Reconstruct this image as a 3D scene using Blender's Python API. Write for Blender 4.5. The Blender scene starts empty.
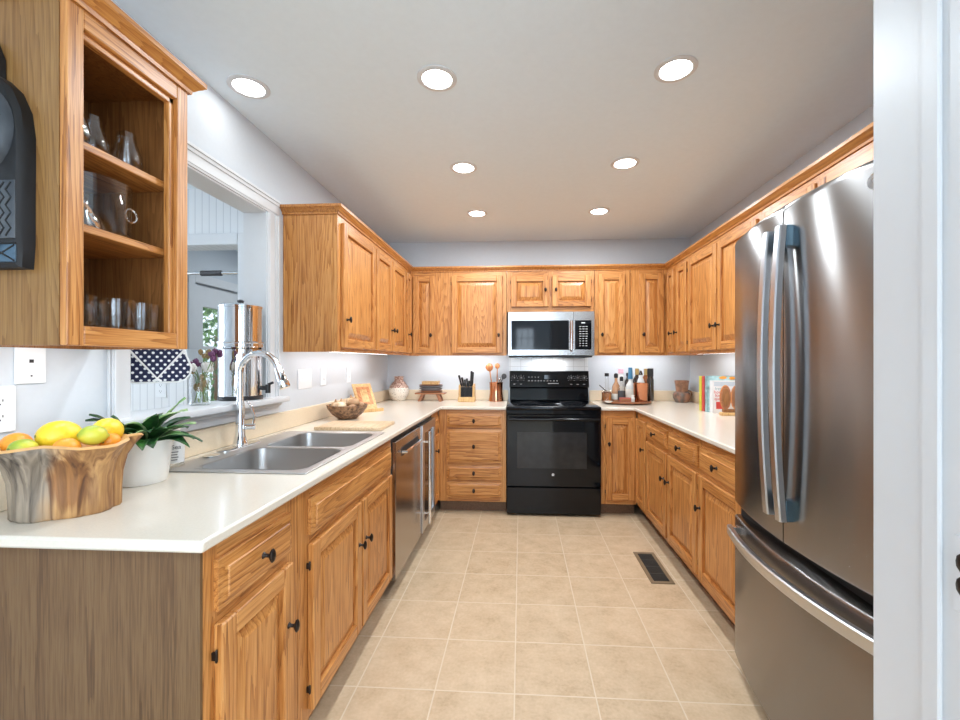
import bpy, bmesh, math, random
from mathutils import Vector, Matrix
random.seed(7)
S = bpy.context.scene
COL = S.collection
R = math.radians

# ------------------------------------------------------------------ camera
H = 1.27
cd = bpy.data.cameras.new('camera'); cam = bpy.data.objects.new('camera', cd); COL.objects.link(cam)
cam.location = (0, 0, H); cam.rotation_euler = (R(90), 0, 0.0617)
cd.sensor_width = 36; cd.sensor_fit = 'HORIZONTAL'
cd.lens = 433 * 36 / 960; cd.shift_x = -14 / 960; cd.shift_y = 1.3 / 960
cd.clip_start = 0.02
S.camera = cam

# ------------------------------------------------------------------ world
W = bpy.data.worlds.new('world'); S.world = W; W.use_nodes = True
wn = W.node_tree.nodes; wn['Background'].inputs[0].default_value = (0.80, 0.90, 1.0, 1); wn['Background'].inputs[1].default_value = 1.6

# ------------------------------------------------------------------ view
S.view_settings.view_transform = 'Standard'; S.view_settings.look = 'None'
S.view_settings.gamma = 1; S.view_settings.use_curve_mapping = False
S.view_settings.exposure = 0.12
S.cycles.max_bounces = 10; S.cycles.diffuse_bounces = 6; S.cycles.glossy_bounces = 5
S.cycles.transmission_bounces = 8; S.cycles.transparent_max_bounces = 8
S.cycles.use_denoising = True; S.cycles.sample_clamp_indirect = 6.0
S.cycles.caustics_reflective = False; S.cycles.caustics_refractive = False

FILL_STRIP_W = 2.1        # added fill strips under the wall cabinets, per metre
LAMP_W = 9.8       # each recessed ceiling lamp
def area_light(name, loc, rot, sx, sy, power, color=(1, 1, 1), shape='RECTANGLE', portal=False, parent=None, spread=None):
    l = bpy.data.lights.new(name, 'AREA'); l.shape = shape; l.size = sx
    if shape in ('RECTANGLE', 'ELLIPSE'): l.size_y = sy
    l.energy = power; l.color = color
    if spread: l.spread = spread
    if portal: l.cycles.is_portal = True
    o = bpy.data.objects.new(name, l); COL.objects.link(o); o.location = loc; o.rotation_euler = rot
    if parent: o.parent = parent
    return o
# daylight entering by the windows of the open room behind the camera and of the side room
area_light('rear_window_daylight', (0.9, -3.42, 1.35), (R(112), 0, 0), 3.6, 1.7, 160, (0.70, 0.85, 1.0))
area_light('rear_side_window_daylight', (3.35, -1.5, 1.35), (R(110), 0, R(90)), 2.4, 1.7, 40, (0.70, 0.85, 1.0))
area_light('side_room_daylight', (-4.35, 1.4, 1.5), (R(-90), 0, R(-90)), 2.2, 1.7, 110, (0.86, 0.93, 1.0))

# ------------------------------------------------------------------ materials
MATS = {}
def new_mat(name):
    m = bpy.data.materials.new(name); m.use_nodes = True
    nt = m.node_tree; b = nt.nodes['Principled BSDF']
    MATS[name] = m
    return m, nt, b
def plain(name, col, rough=0.5, metal=0.0, noise=0.06, nscale=18, bump=0.0, coat=0.0, spec=None, emit=None):
    m, nt, b = new_mat(name)
    tc = nt.nodes.new('ShaderNodeTexCoord'); nz = nt.nodes.new('ShaderNodeTexNoise'); nz.inputs['Scale'].default_value = nscale
    nz.inputs['Detail'].default_value = 4
    nt.links.new(tc.outputs['Object'], nz.inputs['Vector'])
    rp = nt.nodes.new('ShaderNodeValToRGB')
    rp.color_ramp.elements[0].position = 0.3; rp.color_ramp.elements[1].position = 0.7
    rp.color_ramp.elements[0].color = tuple(c * (1 - noise) for c in col) + (1,)
    rp.color_ramp.elements[1].color = tuple(min(1, c * (1 + noise)) for c in col) + (1,)
    nt.links.new(nz.outputs['Fac'], rp.inputs['Fac']); nt.links.new(rp.outputs['Color'], b.inputs['Base Color'])
    b.inputs['Roughness'].default_value = rough; b.inputs['Metallic'].default_value = metal
    if coat: b.inputs['Coat Weight'].default_value = coat; b.inputs['Coat Roughness'].default_value = 0.08
    if spec is not None: b.inputs['Specular IOR Level'].default_value = spec
    if bump:
        bp = nt.nodes.new('ShaderNodeBump'); bp.inputs['Strength'].default_value = bump; bp.inputs['Distance'].default_value = 0.002
        nt.links.new(nz.outputs['Fac'], bp.inputs['Height']); nt.links.new(bp.outputs['Normal'], b.inputs['Normal'])
    if emit:
        b.inputs['Emission Color'].default_value = emit[0] + (1,); b.inputs['Emission Strength'].default_value = emit[1]
    return m
def wood(name, axis, dark, mid, light, rough=0.38, grain=1.0, rings=1.0, coat=0.15, pore=0.5):
    """oak: rings stretched along one axis, fine pores, one random shift per object"""
    m, nt, b = new_mat(name); N = nt.nodes.new; L = nt.links.new
    tc = N('ShaderNodeTexCoord'); oi = N('ShaderNodeObjectInfo')
    ml = N('ShaderNodeVectorMath'); ml.operation = 'MULTIPLY_ADD'
    cx = N('ShaderNodeCombineXYZ')
    mu = N('ShaderNodeMath'); mu.operation = 'MULTIPLY'; mu.inputs[1].default_value = 37.0; L(oi.outputs['Random'], mu.inputs[0])
    for k in range(3): L(mu.outputs[0], cx.inputs[k])
    ml.inputs[1].default_value = (1, 1, 1); L(tc.outputs['Object'], ml.inputs[0]); L(cx.outputs[0], ml.inputs[2])
    def mapped(cross, along):
        mp = N('ShaderNodeMapping'); s = [cross] * 3; s[axis] = along
        mp.inputs['Scale'].default_value = s; L(ml.outputs[0], mp.inputs['Vector']); return mp
    def M(op, *q):
        nd = N('ShaderNodeMath'); nd.operation = op
        for k_, v_ in enumerate(q):
            if isinstance(v_, (int, float)): nd.inputs[k_].default_value = v_
            else: L(v_, nd.inputs[k_])
        return nd.outputs[0]
    a = mapped(6.5 * grain, 0.55 * grain); n1 = N('ShaderNodeTexNoise'); n1.inputs['Scale'].default_value = 1; n1.inputs['Detail'].default_value = 1.5
    L(a.outputs[0], n1.inputs['Vector'])
    f_ = mapped(90 * grain, 3 * grain); n4 = N('ShaderNodeTexNoise'); n4.inputs['Scale'].default_value = 1; n4.inputs['Detail'].default_value = 2; L(f_.outputs[0], n4.inputs['Vector'])
    c = mapped(330 * grain, 11 * grain); n2 = N('ShaderNodeTexNoise'); n2.inputs['Scale'].default_value = 1; n2.inputs['Detail'].default_value = 2
    L(c.outputs[0], n2.inputs['Vector'])
    d = mapped(2.4, 0.8); n3 = N('ShaderNodeTexNoise'); n3.inputs['Scale'].default_value = 1; L(d.outputs[0], n3.inputs['Vector'])
    # growth rings: thin dark lines where the smooth field crosses whole numbers, broken up by fine streaks
    fld = M('ADD', M('MULTIPLY', n1.outputs['Fac'], 26.0 * rings), M('MULTIPLY', n4.outputs['Fac'], 1.1))
    saw = M('FRACT', fld)
    ring_ = M('POWER', saw, 2.2)                       # slow rise then a sharp edge, as early wood meets late wood
    pores = M('MULTIPLY', M('SUBTRACT', n2.outputs['Fac'], 0.5), 1.6 * pore)
    s3 = N('ShaderNodeMath'); s3.operation = 'ADD'
    L(M('SUBTRACT', M('ADD', M('MULTIPLY', n3.outputs['Fac'], 0.5), 0.42), M('MULTIPLY', ring_, 0.30)), s3.inputs[0])
    L(M('ADD', pores, M('MULTIPLY', M('SUBTRACT', n4.outputs['Fac'], .5), 0.7)), s3.inputs[1])
    rp = N('ShaderNodeValToRGB'); e = rp.color_ramp.elements
    e[0].position = 0.18; e[0].color = dark + (1,); e[1].position = 0.80; e[1].color = light + (1,)
    k = e.new(0.5); k.color = mid + (1,)
    L(s3.outputs[0], rp.inputs['Fac']); L(rp.outputs['Color'], b.inputs['Base Color'])
    b.inputs['Roughness'].default_value = rough; b.inputs['Coat Weight'].default_value = coat; b.inputs['Coat Roughness'].default_value = 0.25
    bp = N('ShaderNodeBump'); bp.inputs['Strength'].default_value = 0.12; bp.inputs['Distance'].default_value = 0.001
    L(n2.outputs['Fac'], bp.inputs['Height']); L(bp.outputs['Normal'], b.inputs['Normal'])
    return m
OAK = dict(dark=(0.20, 0.060, 0.011), mid=(0.465, 0.182, 0.043), light=(0.63, 0.298, 0.092))
oakX = wood('oak_x', 0, **OAK); oakY = wood('oak_y', 1, **OAK); oakZ = wood('oak_z', 2, **OAK)
greyoak = wood('grey_oak_veneer', 2, (0.088, 0.041, 0.015), (0.132, 0.068, 0.027), (0.168, 0.093, 0.039), rough=0.55, rings=.2, pore=.8, coat=0.0)
tanoak = wood('tan_oak_veneer', 2, (0.15, 0.064, 0.016), (0.24, 0.118, 0.035), (0.31, 0.170, 0.058), rough=0.42, rings=1.0, coat=0.05)
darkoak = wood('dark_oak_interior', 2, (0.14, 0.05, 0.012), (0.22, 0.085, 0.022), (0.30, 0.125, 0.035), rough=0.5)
toewood = wood('toe_kick_board', 1, (0.10, 0.05, 0.025), (0.16, 0.085, 0.045), (0.20, 0.11, 0.06), rough=0.6)
lightwood = wood('maple', 1, (0.48, 0.30, 0.16), (0.62, 0.43, 0.26), (0.72, 0.53, 0.34), rough=0.5)
honeywood = wood('honey_wood', 2, (0.42, 0.22, 0.07), (0.60, 0.36, 0.14), (0.72, 0.48, 0.22), rough=0.5)
redwood = wood('red_brown_wood', 0, (0.16, 0.05, 0.02), (0.28, 0.10, 0.04), (0.38, 0.16, 0.07), rough=0.4)
spoonwood = wood('cherry_spoon_wood', 2, (0.30, 0.08, 0.02), (0.48, 0.16, 0.045), (0.60, 0.26, 0.09), rough=0.4)

wall_m = plain('wall_paint', (0.60, 0.635, 0.675), 0.6, noise=0.012, nscale=60, bump=0.05)
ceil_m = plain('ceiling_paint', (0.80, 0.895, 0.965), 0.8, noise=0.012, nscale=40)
trim_m = plain('white_trim_paint', (0.68, 0.69, 0.705), 0.35, noise=0.01)
counter_m = plain('cream_countertop', (0.715, 0.65, 0.555), 0.22, noise=0.03, nscale=180, coat=0.15)
splash_m = plain('beige_backsplash', (0.80, 0.66, 0.48), 0.3, noise=0.03, nscale=120)
black_m = plain('black_enamel', (0.005, 0.005, 0.006), 0.12, noise=0.1, coat=0.12, spec=.25)
blackglass_m = plain('black_oven_glass', (0.003, 0.004, 0.006), 0.05, noise=0.1, coat=0.1, spec=.3)
ovenwin_m = plain('oven_window_glass', (0.024, 0.024, 0.025), 0.08, noise=0.2, coat=.1, spec=.3)
blackmatte_m = plain('black_plastic', (0.012, 0.012, 0.014), 0.45, noise=0.1)
bronze_m = plain('oil_rubbed_bronze', (0.035, 0.026, 0.022), 0.35, metal=0.7, noise=0.3, nscale=90)
chrome_m = plain('chrome', (0.86, 0.87, 0.89), 0.06, metal=1.0, noise=0.01)
steelsmooth_m = plain('polished_steel', (0.74, 0.75, 0.76), 0.14, metal=1.0, noise=0.01)
copper_m = plain('copper', (0.62, 0.27, 0.15), 0.14, metal=1.0, noise=0.05)
bluesteel_m = plain('blue_film_end_cap', (0.14, 0.23, 0.30), 0.12, metal=0.9, noise=0.1)
plate_m = plain('white_plastic', (0.84, 0.86, 0.88), 0.35, noise=0.01)
white_m = plain('white_ceramic', (0.82, 0.80, 0.76), 0.25, noise=0.02, coat=0.3)
grey_stone_m = plain('grey_stoneware', (0.15, 0.14, 0.15), 0.4, noise=0.15, nscale=60)
rust_m = plain('rust_glaze', (0.30, 0.15, 0.09), 0.35, noise=0.4, nscale=30)
dgrey_m = plain('dark_grey_paint', (0.05, 0.05, 0.055), 0.5)
vent_m = plain('bronze_vent_paint', (0.21, 0.145, 0.085), 0.45, noise=0.08)
ventdark_m = plain('dark_duct', (0.055, 0.05, 0.043), 0.6)
gap_m = plain('dark_gasket', (0.010, 0.010, 0.010), 0.6)

def brushed(name, col, axis, rough=0.24, amount=0.10, aniso=0.0):
    m, nt, b = new_mat(name); N = nt.nodes.new; L = nt.links.new
    tc = N('ShaderNodeTexCoord'); mp = N('ShaderNodeMapping'); s = [600, 600, 600]; s[axis] = 4
    mp.inputs['Scale'].default_value = s; L(tc.outputs['Object'], mp.inputs['Vector'])
    nz = N('ShaderNodeTexNoise'); nz.inputs['Scale'].default_value = 1; nz.inputs['Detail'].default_value = 2; L(mp.outputs[0], nz.inputs['Vector'])
    mr = N('ShaderNodeMapRange'); mr.inputs['To Min'].default_value = rough - amount * .5; mr.inputs['To Max'].default_value = rough + amount * .5
    L(nz.outputs['Fac'], mr.inputs['Value'])
    if aniso: b.inputs['Roughness'].default_value = rough
    else: L(mr.outputs[0], b.inputs['Roughness'])
    b.inputs['Base Color'].default_value = col + (1,); b.inputs['Metallic'].default_value = 1.0
    if aniso:
        tg = N('ShaderNodeTangent'); tg.direction_type = 'RADIAL'; tg.axis = 'Z'; L(tg.outputs[0], b.inputs['Tangent'])
        b.inputs['Anisotropic'].default_value = aniso; b.inputs['Anisotropic Rotation'].default_value = 0.25
    return m
steelY = brushed('brushed_steel_y', (0.29, 0.283, 0.28), 1, rough=0.25, amount=.05, aniso=.95)
steelX = brushed('brushed_steel_x', (0.62, 0.62, 0.62), 0)
steelZ = brushed('brushed_steel_z', (0.62, 0.62, 0.63), 2, rough=0.3)
sink_m = brushed('sink_steel', (0.62, 0.62, 0.62), 1, rough=0.42)
handle_m = plain('satin_steel', (0.60, 0.61, 0.63), 0.3, metal=1.0, noise=.01)
sinkbowl_shaded_m = brushed('sink_bowl_shaded_steel', (0.50, 0.485, 0.47), 2, rough=0.33)  # darker copy of the sink steel: shade inside the bowls put into the colour
dw_m = brushed('dishwasher_steel', (0.44, 0.40, 0.37), 1, rough=0.2)

def glass(name, col=(1, 1, 1), rough=0.0, ior=1.45):
    m, nt, b = new_mat(name)
    b.inputs['Base Color'].default_value = col + (1,); b.inputs['Transmission Weight'].default_value = 1.0
    b.inputs['Roughness'].default_value = rough; b.inputs['IOR'].default_value = ior
    return m
def thin_glass(name, tint=(.97, .98, .98)):
    m, nt, b = new_mat(name); N = nt.nodes.new; L = nt.links.new
    tr = N('ShaderNodeBsdfTransparent'); tr.inputs[0].default_value = tint + (1,)
    gl = N('ShaderNodeBsdfGlossy'); gl.inputs['Roughness'].default_value = .02
    lw = N('ShaderNodeLayerWeight'); lw.inputs['Blend'].default_value = .18
    mr = N('ShaderNodeMapRange'); mr.inputs['To Min'].default_value = .04; mr.inputs['To Max'].default_value = .6; L(lw.outputs['Facing'], mr.inputs['Value'])
    mx = N('ShaderNodeMixShader'); L(mr.outputs[0], mx.inputs[0]); L(tr.outputs[0], mx.inputs[1]); L(gl.outputs[0], mx.inputs[2])
    L(mx.outputs[0], nt.nodes['Material Output'].inputs['Surface']); return m
glass_m = thin_glass('clear_glass'); amber_m = glass('amber_spirit', (0.75, 0.30, 0.08)); greenglass_m = glass('green_glass', (0.2, 0.4, 0.2))
pane_m = thin_glass('window_pane', (.97, .98, .98))

def tile_floor():
    m, nt, b = new_mat('floor_tile'); N = nt.nodes.new; L = nt.links.new
    tc = N('ShaderNodeTexCoord'); sp = N('ShaderNodeSeparateXYZ'); L(tc.outputs['Object'], sp.inputs[0])
    t = 0.3071
    def axis(out, off):
        a = N('ShaderNodeMath'); a.operation = 'SUBTRACT'; a.inputs[1].default_value = off; L(out, a.inputs[0])
        d = N('ShaderNodeMath'); d.operation = 'DIVIDE'; d.inputs[1].default_value = t; L(a.outputs[0], d.inputs[0])
        f = N('ShaderNodeMath'); f.operation = 'FLOOR'; L(d.outputs[0], f.inputs[0])
        r = N('ShaderNodeMath'); r.operation = 'PINGPONG'; r.inputs[1].default_value = 0.5; L(d.outputs[0], r.inputs[0])
        return f, r
    fx, rx = axis(sp.outputs['X'], -0.0235); fy, ry = axis(sp.outputs['Y'], 3.4976)
    mn = N('ShaderNodeMath'); mn.operation = 'MINIMUM'; L(rx.outputs[0], mn.inputs[0]); L(ry.outputs[0], mn.inputs[1])
    g = N('ShaderNodeMapRange'); g.inputs['From Min'].default_value = 0.006; g.inputs['From Max'].default_value = 0.011; L(mn.outputs[0], g.inputs['Value'])
    cb = N('ShaderNodeCombineXYZ'); L(fx.outputs[0], cb.inputs[0]); L(fy.outputs[0], cb.inputs[1])
    wnz = N('ShaderNodeTexWhiteNoise'); wnz.noise_dimensions = '3D'; L(cb.outputs[0], wnz.inputs['Vector'])
    off = N('ShaderNodeVectorMath'); off.operation = 'MULTIPLY_ADD'; off.inputs[1].default_value = (3.1, 1.7, 5.0)
    L(cb.outputs[0], off.inputs[0]); L(tc.outputs['Object'], off.inputs[2])
    n1 = N('ShaderNodeTexNoise'); n1.inputs['Scale'].default_value = 9; n1.inputs['Detail'].default_value = 8; n1.inputs['Roughness'].default_value = .7; L(off.outputs[0], n1.inputs['Vector'])
    n2 = N('ShaderNodeTexNoise'); n2.inputs['Scale'].default_value = 75; n2.inputs['Detail'].default_value = 3; L(off.outputs[0], n2.inputs['Vector'])
    ad = N('ShaderNodeMath'); ad.operation = 'MULTIPLY_ADD'; ad.inputs[1].default_value = 0.35; L(n2.outputs['Fac'], ad.inputs[0]); L(n1.outputs['Fac'], ad.inputs[2])
    a2 = N('ShaderNodeMath'); a2.operation = 'MULTIPLY_ADD'; a2.inputs[1].default_value = 0.10; L(wnz.outputs['Value'], a2.inputs[0]); L(ad.outputs[0], a2.inputs[2])
    rp = N('ShaderNodeValToRGB'); e = rp.color_ramp.elements
    e[0].position = .45; e[0].color = (0.44, 0.305, 0.178, 1); e[1].position = .90; e[1].color = (0.65, 0.49, 0.328, 1)
    k = e.new(.66); k.color = (0.56, 0.407, 0.258, 1)
    L(a2.outputs[0], rp.inputs['Fac'])
    mx = N('ShaderNodeMix'); mx.data_type = 'RGBA'; mx.inputs['A'].default_value = (0.69, 0.565, 0.415, 1)
    L(g.outputs[0], mx.inputs['Factor']); L(rp.outputs['Color'], mx.inputs['B']); L(mx.outputs['Result'], b.inputs['Base Color'])
    b.inputs['Roughness'].default_value = 0.42
    bp = N('ShaderNodeBump'); bp.inputs['Strength'].default_value = 0.25; bp.inputs['Distance'].default_value = 0.002
    L(g.outputs[0], bp.inputs['Height']); L(bp.outputs['Normal'], b.inputs['Normal'])
    return m
floor_m = tile_floor()

def lines_mat(name, base, line, axis, period, width, rough=0.4, axis2=None):
    """a painted surface with thin parallel grooves (beadboard, wall tile)"""
    m, nt, b = new_mat(name); N = nt.nodes.new; L = nt.links.new
    tc = N('ShaderNodeTexCoord'); sp = N('ShaderNodeSeparateXYZ'); L(tc.outputs['Object'], sp.inputs[0])
    def one(ax):
        r = N('ShaderNodeMath'); r.operation = 'PINGPONG'; r.inputs[1].default_value = period / 2; L(sp.outputs[ax], r.inputs[0]); return r
    r = one(axis)
    if axis2 is not None:
        r2 = one(axis2); mn = N('ShaderNodeMath'); mn.operation = 'MINIMUM'; L(r.outputs[0], mn.inputs[0]); L(r2.outputs[0], mn.inputs[1]); r = mn
    g = N('ShaderNodeMapRange'); g.inputs['From Min'].default_value = width * .5; g.inputs['From Max'].default_value = width; L(r.outputs[0], g.inputs['Value'])
    mx = N('ShaderNodeMix'); mx.data_type = 'RGBA'; mx.inputs['A'].default_value = line + (1,); mx.inputs['B'].default_value = base + (1,)
    L(g.outputs[0], mx.inputs['Factor']); L(mx.outputs['Result'], b.inputs['Base Color']); b.inputs['Roughness'].default_value = rough
    return m
bead_m = lines_mat('beadboard', (0.80, 0.81, 0.82), (0.62, 0.63, 0.65), 0, 0.05, 0.004)
walltile_m = lines_mat('white_wall_tile', (0.78, 0.79, 0.80), (0.55, 0.55, 0.55), 0, 0.1016, 0.0025, 0.15, 2)

def polka():
    m, nt, b = new_mat('navy_polka_dot_fabric'); N = nt.nodes.new; L = nt.links.new
    tc = N('ShaderNodeTexCoord'); sp = N('ShaderNodeSeparateXYZ'); L(tc.outputs['Object'], sp.inputs[0])
    P = 0.0235
    rows = N('ShaderNodeMath'); rows.operation = 'DIVIDE'; rows.inputs[1].default_value = P * .62; L(sp.outputs['Z'], rows.inputs[0])
    fl = N('ShaderNodeMath'); fl.operation = 'FLOOR'; L(rows.outputs[0], fl.inputs[0])
    md = N('ShaderNodeMath'); md.operation = 'PINGPONG'; md.inputs[1].default_value = 1.0; L(fl.outputs[0], md.inputs[0])
    sh = N('ShaderNodeMath'); sh.operation = 'MULTIPLY_ADD'; sh.inputs[1].default_value = P * .5; L(md.outputs[0], sh.inputs[0]); L(sp.outputs['X'], sh.inputs[2])
    px = N('ShaderNodeMath'); px.operation = 'PINGPONG'; px.inputs[1].default_value = P / 2; L(sh.outputs[0], px.inputs[0])
    fr = N('ShaderNodeMath'); fr.operation = 'FRACT'; L(rows.outputs[0], fr.inputs[0])
    f2 = N('ShaderNodeMath'); f2.operation = 'SUBTRACT'; f2.inputs[1].default_value = .5; L(fr.outputs[0], f2.inputs[0])
    f3 = N('ShaderNodeMath'); f3.operation = 'MULTIPLY'; f3.inputs[1].default_value = P * .62; L(f2.outputs[0], f3.inputs[0])
    cb = N('ShaderNodeCombineXYZ'); L(px.outputs[0], cb.inputs[0]); L(f3.outputs[0], cb.inputs[1])
    ln = N('ShaderNodeVectorMath'); ln.operation = 'LENGTH'; L(cb.outputs[0], ln.inputs[0])
    lt = N('ShaderNodeMath'); lt.operation = 'LESS_THAN'; lt.inputs[1].default_value = 0.0046; L(ln.outputs['Value'], lt.inputs[0])
    mx = N('ShaderNodeMix'); mx.data_type = 'RGBA'; mx.inputs['A'].default_value = (0.010, 0.014, 0.055, 1); mx.inputs['B'].default_value = (0.85, 0.85, 0.85, 1)
    L(lt.outputs[0], mx.inputs['Factor']); L(mx.outputs['Result'], b.inputs['Base Color']); b.inputs['Roughness'].default_value = 0.8
    return m
polka_m = polka()

def two_tone(name, a, c, scale, lo=.42, hi=.58, rough=.5, stretch=(1, 1, 1), coat=0.0, bump=0.0):
    m, nt, b = new_mat(name); N = nt.nodes.new; L = nt.links.new
    tc = N('ShaderNodeTexCoord'); mp = N('ShaderNodeMapping'); mp.inputs['Scale'].default_value = stretch
    nz = N('ShaderNodeTexNoise'); nz.inputs['Scale'].default_value = scale; nz.inputs['Detail'].default_value = 5
    L(tc.outputs['Object'], mp.inputs[0]); L(mp.outputs[0], nz.inputs['Vector'])
    rp = N('ShaderNodeValToRGB'); e = rp.color_ramp.elements; e[0].position = lo; e[1].position = hi; e[0].color = a + (1,); e[1].color = c + (1,)
    L(nz.outputs['Fac'], rp.inputs[0]); L(rp.outputs[0], b.inputs['Base Color']); b.inputs['Roughness'].default_value = rough
    b.inputs['Coat Weight'].default_value = coat
    if bump:
        bp = N('ShaderNodeBump'); bp.inputs['Strength'].default_value = bump; bp.inputs['Distance'].default_value = .004
        L(nz.outputs['Fac'], bp.inputs['Height']); L(bp.outputs[0], b.inputs['Normal'])
    return m
lemon_m = plain('lemon_peel', (0.85, 0.60, 0.03), 0.35, noise=0.08, nscale=150, bump=0.4)
orange_m = plain('orange_peel', (0.85, 0.33, 0.03), 0.35, noise=0.08, nscale=160, bump=0.4)
lime_m = two_tone('lime_peel', (0.30, 0.42, 0.04), (0.62, 0.60, 0.06), 14, rough=.35)
leaf_m = two_tone('variegated_leaf', (0.012, 0.055, 0.016), (0.06, 0.20, 0.035), 30, .45, .75, rough=.35, coat=.3)
leaf_pale_m = two_tone('pale_leaf_edge', (0.16, 0.34, 0.10), (0.45, 0.55, 0.30), 30, rough=.4)
bush_m = two_tone('garden_foliage', (0.05, 0.16, 0.03), (0.28, 0.48, 0.14), 9, rough=.6)
potato_m = two_tone('potato_skin', (0.36, 0.20, 0.10), (0.50, 0.31, 0.17), 12, rough=.7)
onion_m = two_tone('onion_skin', (0.52, 0.30, 0.14), (0.72, 0.55, 0.36), 8, rough=.4, stretch=(3, 3, .6))
wovenbowl_m = two_tone('carved_brown_bowl', (0.10, 0.045, 0.02), (0.30, 0.16, 0.08), 55, rough=.5, bump=.4)
mask_m = two_tone('dark_carved_wood', (0.003, 0.003, 0.0035), (0.012, 0.012, 0.014), 16, rough=.6, stretch=(1, 1, .25), bump=.2)
maskface_m = two_tone('grey_painted_wood', (0.018, 0.024, 0.032), (0.095, 0.105, 0.118), 14, .35, .7, rough=.5, stretch=(1, 1, .4), bump=.2)
maskblue_m = two_tone('blue_painted_wood', (0.015, 0.03, 0.05), (0.06, 0.11, 0.16), 20, rough=.5)

def root_wood():
    m, nt, b = new_mat('root_wood'); N = nt.nodes.new; L = nt.links.new
    tc = N('ShaderNodeTexCoord'); mp = N('ShaderNodeMapping'); mp.inputs['Scale'].default_value = (44, 44, 3.5)
    nz = N('ShaderNodeTexNoise'); nz.inputs['Scale'].default_value = 1; nz.inputs['Detail'].default_value = 6; nz.inputs['Distortion'].default_value = 1.2
    L(tc.outputs['Object'], mp.inputs[0]); L(mp.outputs[0], nz.inputs['Vector'])
    r1 = N('ShaderNodeValToRGB'); e = r1.color_ramp.elements; e[0].position = .3; e[1].position = .7; e[0].color = (0.045, 0.03, 0.02, 1); e[1].color = (0.36, 0.285, 0.21, 1)
    r2 = N('ShaderNodeValToRGB'); e = r2.color_ramp.elements; e[0].position = .3; e[1].position = .7; e[0].color = (0.15, 0.05, 0.014, 1); e[1].color = (0.58, 0.32, 0.12, 1)
    L(nz.outputs['Fac'], r1.inputs[0]); L(nz.outputs['Fac'], r2.inputs[0])
    # weathered bark on one flank, cut heartwood on the other
    sp = N('ShaderNodeSeparateXYZ'); L(tc.outputs['Object'], sp.inputs[0])
    n2 = N('ShaderNodeTexNoise'); n2.inputs['Scale'].default_value = 9; L(tc.outputs['Object'], n2.inputs['Vector'])
    ad = N('ShaderNodeMath'); ad.operation = 'MULTIPLY_ADD'; ad.inputs[1].default_value = .12; L(n2.outputs['Fac'], ad.inputs[0]); L(sp.outputs['X'], ad.inputs[2])
    mr = N('ShaderNodeMapRange'); mr.inputs['From Min'].default_value = .015; mr.inputs['From Max'].default_value = .055; L(ad.outputs[0], mr.inputs['Value'])
    mx = N('ShaderNodeMix'); mx.data_type = 'RGBA'; L(mr.outputs[0], mx.inputs['Factor']); L(r1.outputs[0], mx.inputs['A']); L(r2.outputs[0], mx.inputs['B'])
    vd = N('ShaderNodeVectorMath'); vd.operation = 'DISTANCE'; vd.inputs[1].default_value = (.012, -.085, .085)
    ms = N('ShaderNodeMapping'); ms.inputs['Scale'].default_value = (1.25, 1, .72); L(tc.outputs['Object'], ms.inputs[0]); ms.inputs['Location'].default_value = (-.003, 0, .024); L(ms.outputs[0], vd.inputs[0])
    pr = N('ShaderNodeMath'); pr.operation = 'MULTIPLY_ADD'; pr.inputs[1].default_value = .05; L(nz.outputs['Fac'], pr.inputs[0]); L(vd.outputs['Value'], pr.inputs[2])
    pm = N('ShaderNodeMapRange'); pm.inputs['From Min'].default_value = .068; pm.inputs['From Max'].default_value = .082; pm.inputs['To Min'].default_value = .85; pm.inputs['To Max'].default_value = 0; L(pr.outputs[0], pm.inputs['Value'])
    r3 = N('ShaderNodeValToRGB'); e = r3.color_ramp.elements; e[0].position = .3; e[1].position = .75; e[0].color = (0.05, 0.014, 0.004, 1); e[1].color = (0.36, 0.14, 0.035, 1); L(nz.outputs['Fac'], r3.inputs[0])
    m3 = N('ShaderNodeMix'); m3.data_type = 'RGBA'; L(pm.outputs[0], m3.inputs['Factor']); L(mx.outputs['Result'], m3.inputs['A']); L(r3.outputs[0], m3.inputs['B'])
    L(m3.outputs['Result'], b.inputs['Base Color']); b.inputs['Roughness'].default_value = .5
    bp = N('ShaderNodeBump'); bp.inputs['Strength'].default_value = .5; bp.inputs['Distance'].default_value = .004
    L(nz.outputs['Fac'], bp.inputs['Height']); L(bp.outputs[0], b.inputs['Normal'])
    return m
root_m = root_wood()
rootcut_m = plain('cut_root_rim', (0.66, 0.36, 0.13), .45, noise=.12, nscale=30)

def emis(name, col, st):
    m, nt, b = new_mat(name)
    b.inputs['Base Color'].default_value = col + (1,)
    b.inputs['Emission Color'].default_value = col + (1,); b.inputs['Emission Strength'].default_value = st
    return m
lens_m = emis('lamp_lens', (1.0, 0.97, 0.92), 14.0)

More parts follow.
